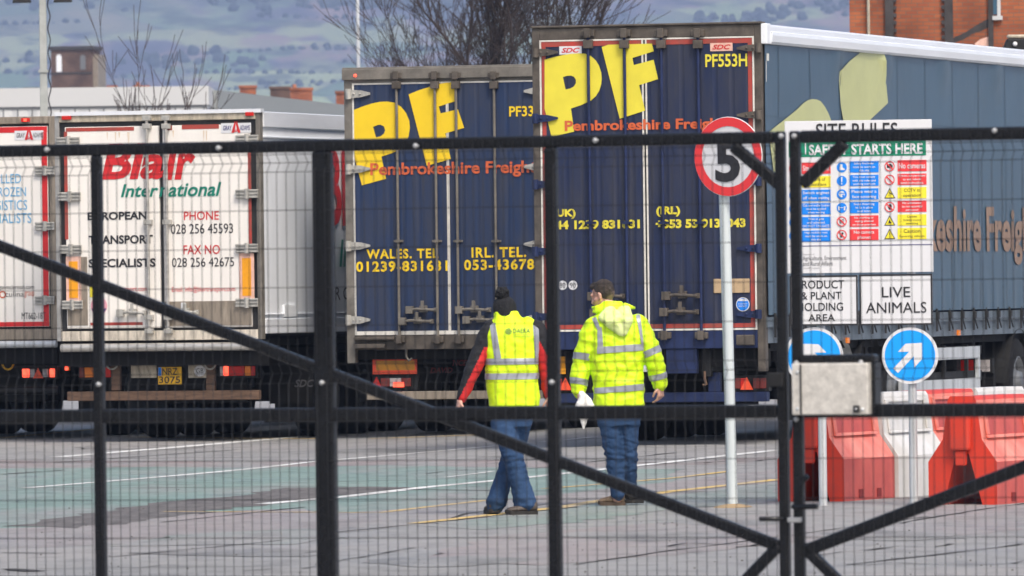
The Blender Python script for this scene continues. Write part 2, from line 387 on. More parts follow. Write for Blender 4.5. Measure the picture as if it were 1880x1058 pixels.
for pts, wd in (([(0, 845), (300, 842), (520, 840)], .08), ([(0, 897), (640, 894)], .05), ([(600, 898), (940, 902), (1430, 905)], .05), ([(0, 872), (120, 864)], .06),
                ([(200, 1024), (330, 1012), (520, 993)], .03), ([(1049, 1038), (1240, 1011), (1427, 987), (1700, 950)], .03), ([(0, 1046), (70, 1050)], .10), ([(0, 1016), (115, 1017)], .05),
                ([(300, 960), (560, 932)], .03), ([(600, 980), (930, 946), (1060, 932)], .03), ([(1560, 1038), (1880, 1000)], .03), ([(1650, 962), (1780, 940), (1880, 925)], .03),
                ([(505, 811), (600, 809)], .12), ([(100, 850), (440, 826)], .04), ([(330, 1045), (530, 1040)], .02), ([(1080, 850), (1240, 832)], .05), ([(0, 928), (620, 915)], .02)):
    line(pts, wd, M['crack'], 0.0056, 'ground_crack', 0.6)
# loose bits of grit lying on the yard
mb = MB()
for i in range(150):
    p = gp(random.uniform(-100, 1980), random.choice((random.uniform(880, 1058), random.uniform(925, 1058)))); s = random.uniform(0.003, 0.009)
    z = gh(p.x, p.y); mb.hexa([(p.x - s, p.y - s, z), (p.x + s, p.y - s, z), (p.x + s, p.y + s, z), (p.x - s, p.y + s, z)],
            [(p.x - s * .5, p.y - s * .6, z + s), (p.x + s * .6, p.y - s * .4, z + s * .8), (p.x + s * .4, p.y + s * .5, z + s), (p.x - s * .6, p.y + s * .4, z + s * .9)])
M['grit'] = mat('dark grit', (0.09, 0.085, 0.08), 0.9, var=0.6, scale=1.5)
tag(mb.build('loose_grit', M['grit']), 'dark specks of grit scattered over the yard surface', 'grit', kind='stuff')

# ------------------------------------------------------------------ lorry parts
def wheel(fr_par, x, y, z, r=0.52, wd=0.38, rimside=1):
    t = MB().lathe([(-wd / 2, r * .55), (-wd / 2, r * .9), (-wd / 2 + .03, r * .97), (-wd / 2 + .07, r), (wd / 2 - .07, r), (wd / 2 - .03, r * .97), (wd / 2, r * .9), (wd / 2, r * .55)], (x, y, z), 'x', 40)
    ty = t.build('wheel', M['tyre'], fr_par)
    q = MB()
    for sgn in (-1, 1):
        q.lathe([(sgn * wd / 2, r * .56), (sgn * (wd / 2 + .01), r * .52), (sgn * (wd / 2 - .08), r * .46), (sgn * (wd / 2 - .05), r * .25), (sgn * (wd / 2 + .03), r * .2), (sgn * (wd / 2 + .03), 0.001)], (x, y, z), 'x', 28)
    q.build('rim', M['rim'], ty)
    return ty

def running_gear(E, W, dists, zb, mats=None, L=13.4, landing=True):
    mb = MB()
    for x in (W / 2 - .55, W / 2 + .43): mb.box(x, x + .12, .35, L - .3, zb - .32, zb)
    mb.box(.08, W - .08, .5, L - .1, zb - .06, zb + .02)
    for d in dists: mb.box(.45, W - .45, d - .09, d + .09, .44, .62); mb.box(.75, .95, d - .45, d + .45, .55, zb - .3); mb.box(W - .95, W - .75, d - .45, d + .45, .55, zb - .3)
    for k in range(7): mb.box(.08, W - .08, 1.2 + k * 1.7, 1.3 + k * 1.7, zb - .18, zb - .06)
    mb.build('chassis', M['under'], E)
    for d in dists:
        wheel(E, .10 + .19, d, .52); wheel(E, W - .29, d, .52)
    if landing:
        for x in (.45, W - .65): q = MB(); q.box(x, x + .2, L - 3.2, L - 3.0, .1, zb - .05); q.box(x - .1, x + .3, L - 3.35, L - 2.85, .02, .1); q.build('landing_leg', M['under2'], E)
    for x0, x1 in ((.08, .58), (W - .58, W - .08)):
        MB().box(x0, x1, dists[0] - .66, dists[0] - .64, .22, zb - .1).build('mudflap', M['under2'], E)
    # side guards
    for x in (.04, W - .08):
        q = MB(); q.box(x, x + .03, dists[-1] + .8, L - 3.6, .55, .67); q.box(x, x + .03, dists[-1] + .8, L - 3.6, .86, .96)
        for k in range(3): yy = dists[-1] + 1.0 + k * 1.1; q.box(x + .032, x + .07, yy, yy + .06, .5, zb - .08)
        q.build('side_guard', M['under2'], E)

def hinge_strap(E, T, cx, cy, ln, ht, dirn, mt, name='hinge'):
    """pointed strap hinge: from the post toward the door leaf"""
    x, z = T.uv(cx, cy); h = ht
    P = [(x, z - h * .5), (x + dirn * ln * .55, z - h * .42), (x + dirn * ln, z - h * .12), (x + dirn * ln, z + h * .12), (x + dirn * ln * .55, z + h * .42), (x, z + h * .5)]
    if dirn < 0: P = P[::-1]
    mb = MB().prism(P, -.035, -.012)
    mb.lathe([(-h * .62, .035), (h * .62, .035)], (x, -.03, z), 'z', 12)
    for k in (.25, .55): mb.lathe([(-.05, .0), (-.05, .012), (-.034, .012)], (x + dirn * ln * k, 0, z), 'y', 8)
    return mb.build(name, mt, E)

def block_hinge(E, T, a, b, c, d, mt):
    x0, x1, z0, z1 = T.box(a, b, c, d); h = z1 - z0; mb = MB()
    mb.box(x0, x1, -.03, -.008, z0, z1)
    for k in (.12, .5, .88): mb.box(x0, x1, -.045, -.0305, z0 + h * (k - .09), z0 + h * (k + .09))
    mb.lathe([(-h * .6, .03), (h * .6, .03)], ((x0 + x1) / 2, -.03, (z0 + z1) / 2), 'z', 10)
    return mb.build('hinge', mt, E, .004)

def lock_rod(E, T, px, y0, y1, mt, mtb, r=.021):
    (xa, z1), (xb, z0) = T.uv(px, y0), T.uv(px, y1); x = (xa + xb) / 2
    o = MB().tube([(x, -.036, z0), (x, -.036, z1)], r * .76, 10).build('lock_rod', mt, E)
    for z in (z0 + .03, z1 - .03):
        q = MB(); q.box(x - .07, x + .07, -.06, -.004, z - .035, z + .035); q.box(x - .035, x + .035, -.085, -.0605, z - .05, z + .05); q.build('rod_bracket', mtb, o, .006)
    zz = z0 + (z1 - z0) * .955; MB().box(x - .05, x + .05, -.07, -.006, zz - .045, zz + .045).build('rod_bracket', mtb, o, .006)
    zz = z0 + (z1 - z0) * .375; q = MB(); q.box(x - .06, x + .06, -.02, -.006, zz - .012, zz + .012); q.box(x - .028, x + .028, -.07, -.0205, zz - .016, zz + .016); q.build('rod_guide', mt, o)
    return o

def door_handle(E, T, a, b, c, d, mt):
    x0, x1, z0, z1 = T.box(a, b, c, d); z = (z0 + z1) / 2; mb = MB()
    mb.tube([(x0, -.05, z), (x0 + (x1 - x0) * .3, -.075, z + .01), (x1, -.07, z - .005)], .019, 8)
    xm = x0 + (x1 - x0) * .5
    mb.box(xm - .045, xm + .045, -.066, -.008, z - .03, z + .05); mb.box(xm - .02, xm + .02, -.09, -.067, z, z + .11)
    mb.box(x0 - .05, x0 + .04, -.085, -.01, z - .045, z + .045); mb.box(x1 - .03, x1 + .02, -.06, -.012, z - .03, z + .025)
    return mb.build('door_handle', mt, E, .005)

def tail_light(E, T, a, b, c, d, cells, tri=None, yb=.25, housing=True):
    x0, x1, z0, z1 = T.box(a, b, c, d, yb); mb = MB(); mats = [M['under2']]
    if housing: mb.box(x0 - .02, x1 + .02, yb, yb + .12, z0 - .02, z1 + .02)
    o = mb.build('tail_light', M['under2'], E) if housing else None
    for u0, u1, mt in cells:
        MB().box(x0 + (x1 - x0) * u0, x0 + (x1 - x0) * u1 - .004, yb - .03, yb - .002, z0 + .008, z1 - .008).build('lens', M[mt], o or E, .008)
    if tri:
        t0 = x0 + (x1 - x0) * tri; h = (z1 - z0) * 1.05; zc = (z0 + z1) / 2
        MB().prism([(t0 - h * .52, zc - h * .5), (t0 + h * .52, zc - h * .5), (t0, zc + h * .5)], yb - .045, yb - .031).build('triangle_reflector', M['refl_red'], o or E)
    return o

def pbox(E, T, name, a, b, c, d, y0, y1, mt, bevel=0.0, yl=None):
    x0, x1, z0, z1 = T.box(a, b, c, d, y0 if yl is None else yl)
    return MB().box(x0, x1, y0, y1, z0, z1).build(name, mt, E, bevel)

def lettering(E, T, lines, mt, y=-.0055, name='lettering', **kw):
    for body, a, b, c, d in lines:
        x0, x1, z0, z1 = T.box(a, b, c, d); MB().text(body, x0, x1, z0, z1, y, 0, **kw).build(name, mt, E)

def maker_label(E, T, a, b, c, d, bgm, words, txtm, logo=True):
    x0, x1, z0, z1 = T.box(a, b, c, d); w, h = x1 - x0, z1 - z0; mb = MB()
    mb.box(x0, x1, -.0045, -.0005, z0, z1, 0)
    if logo:
        mb.text('GRAY', x0 + w * .07, x0 + w * .36, z0 + h * .25, z0 + h * .75, -.0075, 1, bold=.02, shear=.15)
        mb.text('ADAMS', x0 + w * .63, x0 + w * .97, z0 + h * .25, z0 + h * .75, -.0075, 1, bold=.02, shear=.15)
        xc = x0 + w * .5
        mb.poly([(xc - h * .5, z0), (xc - h * .2, z0), (xc, z0 + h * .95), (xc - h * .12, z0 + h * 1.2)], -.0075, 2)
        mb.poly([(xc + h * .5, z0), (xc + h * .2, z0), (xc, z0 + h * .95), (xc + h * .12, z0 + h * 1.2)], -.0085, 2)
        mb.text('GA', xc - h * .33, xc + h * .33, z0 + h * .08, z0 + h * .42, -.0095, 2, bold=.03)
    else:
        mb.text(words, x0 + w * .10, x0 + w * .92, z0 + h * .2, z0 + h * .8, -.0075, 1, bold=.03, shear=.3)
    return mb.build('maker_label', [M[bgm], M[txtm], M['lorry_red']], E)

def px_poly(T, pts, sx, ox, oy):
    return [T.uv(ox + p[0] / sx, oy + p[1] / sx) for p in pts]

def smooth_poly(P, it=1, keep=()):
    return P

TH = R(16.7)
# ================================================================== white trailer with red lettering (second from the left)
def reefer_common(T, E, W, zroof, zbot, L):
    # insulated body: sides, roof and front as one shell behind the rear frame
    mb = MB(); mb.box(.02, W - .02, .12, L, zbot, zroof - .03)
    b = mb.build('body', M['side_white'], E, .015)
    q = MB()
    for z0, z1, k in ((zroof - .20, zroof - .012, .012), (zroof - .33, zroof - .30, .006), (zbot - .02, zbot + .16, .012), (zbot + .20, zbot + .22, .006)):
        q.box(W - .022, W + k, .121, L + .01, z0, z1); q.box(-k, .022, .121, L + .01, z0, z1)
    q.build('side_rail', M['roof_white'], E, .01)
    return b

TB = solve_frame(102, 479, 400, 2.6, TH, gh(-3.2, 108))
def build_blair():
    T, W, L = TB, 2.6, 13.6
    E = T.empty('lorry_trailer')
    tag(E, 'white lorry trailer with red and green lettering and a yellow number plate', 'lorry trailer', 'lorry trailers parked in a row')
    zr = T.uv(290, 206)[1]; zs = T.uv(300, 625)[1]; zb = T.uv(300, 612)[1]
    reefer_common(T, E, W, zr, zb, L)
    # rear frame
    MB().box(0, .055, 0, .12, zs, zr).build('corner_post', M['galv_dull'], E, .006); MB().box(W - .055, W, 0, .12, zs, zr).build('corner_post', M['frame_taupe'], E, .006)
    MB().box(.055, W - .055, 0, .12, T.uv(290, 222)[1], zr).build('header', M['beige'], E, .006); MB().box(.055, W - .055, 0, .12, zs, T.uv(300, 607)[1]).build('sill', M['sill'], E, .006)
    pbox(E, T, 'roof_edge', 100, 203, 479, 210, -.02, .1, M['roof_white'])
    mb = MB(); x0, x1, z0, z1 = T.box(117, 224, 470, 607)
    mb.box(.056, W - .056, .04, .11, T.uv(300, 607)[1] + .001, T.uv(290, 222)[1] - .001); mb.build('door_seal', M['gasket'], E)
    lx = T.uv(293, 400)[0]; rx = T.uv(300, 400)[0]; zd0, zd1 = T.uv(300, 602)[1], T.uv(290, 231)[1]
    Ld = MB().box(.13, lx, 0.0, .049, zd0, zd1).build('door', M['lorry_white'], E, .006)
    Rd = MB().box(rx, W - .13, 0.0, .049, zd0, zd1).build('door', M['lorry_white'], E, .006)
    for d, bx in ((Ld, [(121, 234, 246, 241), (118.5, 242, 124.5, 440), (166, 592, 262, 597.5)]), (Rd, [(334, 229, 402, 237), (301, 231, 316, 239), (456, 270, 461.5, 455)])):
        mb = MB()
        for b in bx: x0, x1, z0, z1 = T.box(*b); mb.box(x0, x1, -.004, -.0005, z0, z1)
        mb.build('red_stripe', M['tape_red'], d)
    mb = MB(); x0, x1, z0, z1 = T.box(303, 553, 462, 598); mb.box(x0, x1, -.006, -.0005, z0, z1); mb.build('kick_plate', M['kick'], Rd)
    mb = MB(); x0, x1, z0, z1 = T.box(124, 472, 161, 598); mb.box(x0, x1, -.006, -.0005, z0, z1); mb.build('kick_plate', M['kick'], Ld)
    # lettering
    lettering(Ld, T, [('Bla', 186, 264, 301, 330)], M['lorry_red'], bold=.035, shear=.22)
    lettering(Rd, T, [('ir', 303, 264, 359, 330)], M['lorry_red'], bold=.035, shear=.22)
    lettering(Ld, T, [('Inter', 222, 338, 291, 362)], M['blair_green'], bold=.02, shear=.25)
    lettering(Rd, T, [('national', 292, 335, 407, 361)], M['blair_green'], bold=.02, shear=.25, y=-.007)
    lettering(Ld, T, [('EUROPEAN', 161, 389, 270, 404), ('TRANSPORT', 163, 432, 281, 448), ('SPECIALISTS', 163, 475, 286, 491)], M['ink'], bold=.03)
    lettering(Rd, T, [('028 256 45593', 314, 411, 428, 429), ('028 256 42675', 316, 473, 430, 490)], M['ink'])
    lettering(Rd, T, [('PHONE', 338, 388, 402, 404), ('FAX NO', 337, 450, 404, 467)], M['lorry_red'], bold=.006)
    lettering(Rd, T, [('Email: info@blairtransport.com', 316, 526, 432, 538)], M['lorry_red'])
    lettering(Ld, T, [('www.blairtransport.com', 168, 526, 272, 538)], M['lorry_red'])
    maker_label(Rd, T, 406, 226, 461, 244, 'white_sign', '', 'navy_ink')
    # stickers at the foot of the left door
    mb = MB(); x0, x1, z0, z1 = T.box(165, 519, 177, 546); mb.poly([(x0, z0), (x1, z0), (x1, z1), (x0, z1)], -.006); mb.build('yellow_sticker', M['yellow_sign'], Ld)
    mb = MB(); x, z = T.uv(182, 562); mb.disc(x, z, .105, -.006, 0); mb.poly([(x - .1, z - .03), (x - .05, z - .095), (x + .05, z - .095), (x + .1, z - .03)], -.008, 1); mb.build('round_sticker', [M['pink'], M['navy_ink']], Ld)
    # rust runs below the top edge
    rr = random.Random(4); M['rust_run'] = mat('pale rust run', (.62, .47, .32), .7, 0, 0, 30, c2=(.78, .70, .60), stretch=(1, 1, .2))
    for d, px in ((Ld, 197), (Ld, 212), (Ld, 219), (Ld, 236), (Rd, 374), (Rd, 379), (Rd, 318)):
        x, z1 = T.uv(px, 243 if d is Ld else 240); ln = rr.uniform(.06, .20); wd = rr.uniform(.008, .018)
        MB().poly([(x - wd, z1), (x + wd, z1), (x + wd * .3, z1 - ln), (x - wd * .2, z1 - ln * .9)], -.003).build('rust_run', M['rust_run'], d)
    # reflectors
    for d, b in ((Ld, (122, 471, 149, 553)), (Rd, (440, 465, 467, 549))):
        x0, x1, z0, z1 = T.box(*b); mb = MB(); mb.box(x0, x1, -.012, -.001, z0, z1, 0); k = (x1 - x0) * .2; mb.box(x0 + k, x1 - k, -.016, -.0122, z0 + k, z1 - k * 1.6, 1)
        mb.build('reflector', [M['refl_pink'], M['refl_orange']], d)
    for y in (260, 361, 458, 560): block_hinge(Ld, T, 106 + (y - 260) * .03, y - 8, 147 + (y - 260) * .02, y + 8, M['hinge'])
    for y in (256, 356, 456, 556): block_hinge(Rd, T, 434, y - 8, 475, y + 8, M['hinge'])
    for d, px in ((Ld, 271.5), (Rd, 306.5)):
        x, z1 = T.uv(px, 214); _, z0 = T.uv(px, 612)
        ro = MB().tube([(x, -.05, z0), (x, -.05, z1)], .02, 10).build('lock_rod', M['chrome'], d)
        for py in (217, 232, 408, 583, 608): _, z = T.uv(px, py); MB().box(x - .05, x + .05, -.075, -.004, z - .03, z + .03).build('rod_bracket', M['hinge'], ro, .005)
    door_handle(Ld, T, 224, 569, 268, 580, M['hinge']); door_handle(Rd, T, 322, 568, 364, 579, M['hinge'])
    pbox(Rd, T, 'door_catch', 332, 556, 340, 570, -.03, -.007, M['white_sign'], .006)
    # top marker lamps
    pbox(E, T, 'marker_lamp', 113, 213, 130, 220, -.03, -.002, M['light_red'], .004); pbox(E, T, 'marker_lamp', 450, 206, 465, 213, -.03, -.002, M['light_red'], .004)
    # sill beam, roller buffer
    x0, x1, z0, z1 = T.box(116, 630, 474, 645); zc = (z0 + z1) / 2
    MB().tube([(x0, -.06, zc), (x1, -.06, zc)], (z1 - z0) / 2, 16).build('rear_buffer', M['chrome'], E)
    MB().box(.02, W - .02, .02, .3, zs - .30, zs - .01).build('rear_beam', M['under'], E)
    # lamps, plate and bumper below
    tail_light(E, T, 147, 673, 205, 694, [(0, .16, 'light_dim'), (.16, .5, 'light_amber'), (.5, .82, 'light_dim'), (.82, 1, 'light_red')])
    tail_light(E, T, 405, 671, 470, 691, [(0, .10, 'light_clear'), (.10, .24, 'light_lit'), (.24, .70, 'light_red'), (.70, .88, 'light_amber'), (.88, 1, 'light_red')])
    pbox(E, T, 'lamp_bracket', 149, 668, 205, 671.5, .2, .3, M['beige']); pbox(E, T, 'lamp_bracket', 407, 666, 468, 669.5, .2, .3, M['beige'])
    pbox(E, T, 'backing_panel', 240, 669, 287, 694, .24, .27, M['beige'], .01); pbox(E, T, 'backing_panel', 345, 667, 380, 694, .24, .27, M['beige'], .01)
    x0, x1, z0, z1 = T.box(290, 674, 333, 706, .2); mb = MB(); mb.box(x0, x1, .2, .215, z0, z1, 0); w, h = x1 - x0, z1 - z0
    mb.box(x0 + .004, x0 + w * .15, .1965, .1995, z0 + h * .5, z1 - .004, 1)
    mb.text('NRZ', x0 + w * .19, x1 - w * .16, z0 + h * .54, z0 + h * .93, .1955, 2, bold=.01); mb.text('3075', x0 + w * .05, x1 - w * .05, z0 + h * .07, z0 + h * .46, .1955, 2, bold=.01)
    mb.build('number_plate', [M['plate_yellow'], M['blue_sign'], M['ink']], E)
    x, z = T.uv(367, 681, .235); mb = MB(); mb.disc(x, z, .073, .235, 0, rz=.066); mb.text('GB', x - .045, x + .045, z - .03, z + .03, .232, 1); mb.build('country_oval', [M['white_sign'], M['ink']], E)
    pbox(E, T, 'rear_bumper', 123, 718, 475, 735, .22, .32, M['rust'], .008)
    for a in (204, 378): pbox(E, T, 'bumper_bracket', a, 648, a + 16, 717, .24, .3, M['rust'], .006)
    for px in (206, 386):
        x, z = T.uv(px, 665, .2); q = MB(); q.tube([(x + .075 * math.cos(a), .19, z + .085 * math.sin(a)) for a in [k * math.pi / 8 for k in range(17)]], .012, 8, caps=False); q.build('towing_ring', M['hinge'], E)
    running_gear(E, W, (3.0, 4.31, 5.62), zs - .02, L=L)
    MB().box(.6, W - .6, 1.2, 1.23, .45, zs - .3).build('spray_panel', M['under2'], E)
    # black flap with maker letters by the right wheels
    x0, x1, z0, z1 = T.box(495, 690, 600, 735, 2.2); f = MB().box(W - .62, W - .06, 2.12, 2.14, .42, 1.0).build('mudflap', M['under2'], E)
    x0, x1, z0, z1 = T.box(540, 697, 577, 711, 2.11); MB().text('SDC', x0, x1, z0, z1, 2.1185, 0, bold=.03, shear=.3).build('lettering', M['grey_ink'], f)
    # lettering along the side
    mb = MB(); ya, z1 = T.sv(597, 272, W); yb, z0 = T.sv(637, 415, W)
    mb.text('Bl', ya, yb, z0, z1, W + .004, 0, bold=.03, side=True); mb.build('side_lettering', M['lorry_red'], E)
    mb = MB(); ya, z1 = T.sv(622, 440, W); yb, z0 = T.sv(644, 490, W); mb.text('In', ya, yb, z0, z1, W + .004, 0, bold=.02, shear=.2, side=True); mb.build('side_lettering', M['blair_green'], E)
    mb = MB(); ya, z1 = T.sv(583, 527, W); yb, z0 = T.sv(643, 551, W); mb.text('E U R O', ya, yb, z0, z1, W + .004, 0, bold=.01, side=True); mb.build('side_lettering', M['ink'], E)
    # hatch and small sticker low on the side
    ya, z1 = T.sv(522, 560, W); yb, z0 = T.sv(545, 581, W); MB().box(W - .021, W + .005, ya, yb, z0, z1).build('side_hatch', M['side_white'], E)
    ya, z1 = T.sv(511, 585, W); yb, z0 = T.sv(518, 599, W); MB().box(W - .021, W + .006, ya, yb, z0, z1).build('blue_sticker', M['blue_sign'], E)
build_blair()

# ================================================================== white trailer cut by the left edge
TC = solve_frame(-260, 104, 400, 2.6, TH, gh(-5.5, 108))
def build_culina():
    T, W, L = TC, 2.6, 13.6
    E = T.empty('lorry_trailer')
    tag(E, 'white lorry trailer with pale blue lettering, cut off by the left edge of the view', 'lorry trailer', 'lorry trailers parked in a row')
    zr = T.uv(60, 214)[1]; zs = T.uv(60, 624)[1]; zb = T.uv(60, 612)[1]
    reefer_common(T, E, W, zr, zb, L)
    mb = MB(); mb.box(0, .09, 0, .12, zs, zr); mb.box(W - .09, W, 0, .12, zs, zr); mb.box(.09, W - .09, 0, .12, T.uv(60, 227)[1], zr); mb.box(.09, W - .09, 0, .12, zs, T.uv(60, 604)[1])
    mb.build('rear_frame', M['kick'], E, .006)
    mb = MB(); mb.box(.09, W - .09, .05, .11, T.uv(60, 604)[1] + .002, T.uv(60, 227)[1] - .002); mb.build('door_seal', M['gasket'], E)
    xr = T.uv(97, 420)[0]; xm = W / 2; zd0, zd1 = T.uv(60, 600)[1], T.uv(60, 232)[1]
    Ld = MB().box(.12, xm - .012, 0, .049, zd0, zd1).build('door', M['lorry_white'], E, .006); Rd = MB().box(xm + .012, W - .11, 0, .049, zd0, zd1).build('door', M['lorry_white'], E, .006)
    for d, xa, xb, side in ((Ld, .12, xm - .012, 0), (Rd, xm + .012, W - .11, 1)):
        mb = MB(); s = .075; mb.box(xa, xb, -.004, -.0005, zd0 + .005, zd0 + .06); mb.box(xa, xb, -.004, -.0005, zd1 - .075, zd1 - .004)
        if side: mb.box(xb - s, xb - .004, -.0045, -.0005, zd0 + .061, zd1 - .076)
        else: mb.box(xa + .004, xa + s, -.0045, -.0005, zd0 + .061, zd1 - .076)
        mb.build('red_stripe', M['lorry_red'], d)
    lettering(Rd, T, [('CHILLED', -27, 320, 39, 337), ('FROZEN', -10, 344, 48, 361), ('LOGISTICS', -32, 368, 50, 386), ('SPECIALISTS', -42, 392, 58, 410)], M['sky_blue'])
    lettering(Rd, T, [('morganmclernon.com', -17, 523, 63, 534)], M['ink'])
    lettering(Rd, T, [('culina', 10, 535, 44, 545)], M['ink'], bold=-.005); lettering(Rd, T, [('group', 45, 535, 63, 547)], M['orange_vinyl'])
    lettering(Rd, T, [('MT662-18T', 40, 574, 84, 586)], M['ink'])
    x, z = T.uv(5, 541); MB().ring(x, z, .03, .045, -.0055).build('round_logo', M['orange_vinyl'], Rd)
    maker_label(Rd, T, 27, 240, 80, 257, 'white_sign', '', 'grey_ink')
    for y in (313, 415, 551): block_hinge(Rd, T, 66, y - 7, 101, y + 8, M['hinge'])
    for d, px in ((Ld, -100), (Rd, -70)):
        x, z1 = T.uv(px, 222); _, z0 = T.uv(px, 612); MB().tube([(x, -.05, z0), (x, -.05, z1)], .02, 10).build('lock_rod', M['chrome'], d)
    mb = MB(); x0, x1, z0, z1 = T.box(40, 217, 55, 224); mb.box(x0, x1, -.03, -.002, z0, z1, 0); mb.box(x0 + .035, x0 + .075, -.034, -.0302, z0 + .008, z1 - .008, 1); mb.build('marker_lamp', [M['light_red'], M['light_lit']], E)
    x0, x1, z0, z1 = T.box(-268, 627, 107, 640); zc = (z0 + z1) / 2; MB().tube([(x0, -.06, zc), (x1, -.06, zc)], (z1 - z0) / 2, 16).build('rear_buffer', M['galv'], E)
    MB().box(.02, W - .02, .02, .3, zs - .30, zs - .01).build('rear_beam', M['under'], E)
    for s in (0, 1):
        a = 42 if s else -240
        o = tail_light(E, T, a, 676, a + 60, 694, [(.0, .22, 'light_lit'), (.24, .40, 'light_clear'), (.62, .80, 'light_clear'), (.84, 1, 'light_lit')], tri=.5)
    mb = MB(); x, z = T.uv(15, 665, .2); mb.tube([(x + .075 * math.cos(q), .19, z + .09 * math.sin(q)) for q in [k * math.pi / 8 for k in range(17)]], .013, 8, caps=False); mb.build('towing_ring', M['plate_yellow'], E)
    pbox(E, T, 'bumper_bracket', 9, 641, 22, 660, .17, .3, M['under2'])
    pbox(E, T, 'plate_lamp', 46, 653, 88, 662, .2, .26, M['under2'], .01)
    x0, x1, z0, z1 = T.box(-265, 711, 108, 726, .25); zc = (z0 + z1) / 2; MB().tube([(x0, .25, zc), (x1, .25, zc)], (z1 - z0) / 2, 14).build('rear_bumper', M['under2'], E)
    mb = MB(); x0, x1, z0, z1 = T.box(121, 673, 129, 680, .4); mb.box(x0, x0 + (x1 - x0) * .7, .36, .4, z0, z1, 0); mb.box(x0 + (x1 - x0) * .72, x1, .362, .4, z0, z1, 1); mb.box(x0 - .16, x1, .401, .42, z0, z1, 2); mb.build('side_marker', [M['light_lit'], M['light_amber'], M['under']], E)
    running_gear(E, W, (3.0, 4.31, 5.62), zs - .02, L=L)
    MB().box(.6, W - .6, 1.2, 1.23, .45, zs - .3).build('spray_panel', M['under2'], E)
build_culina()

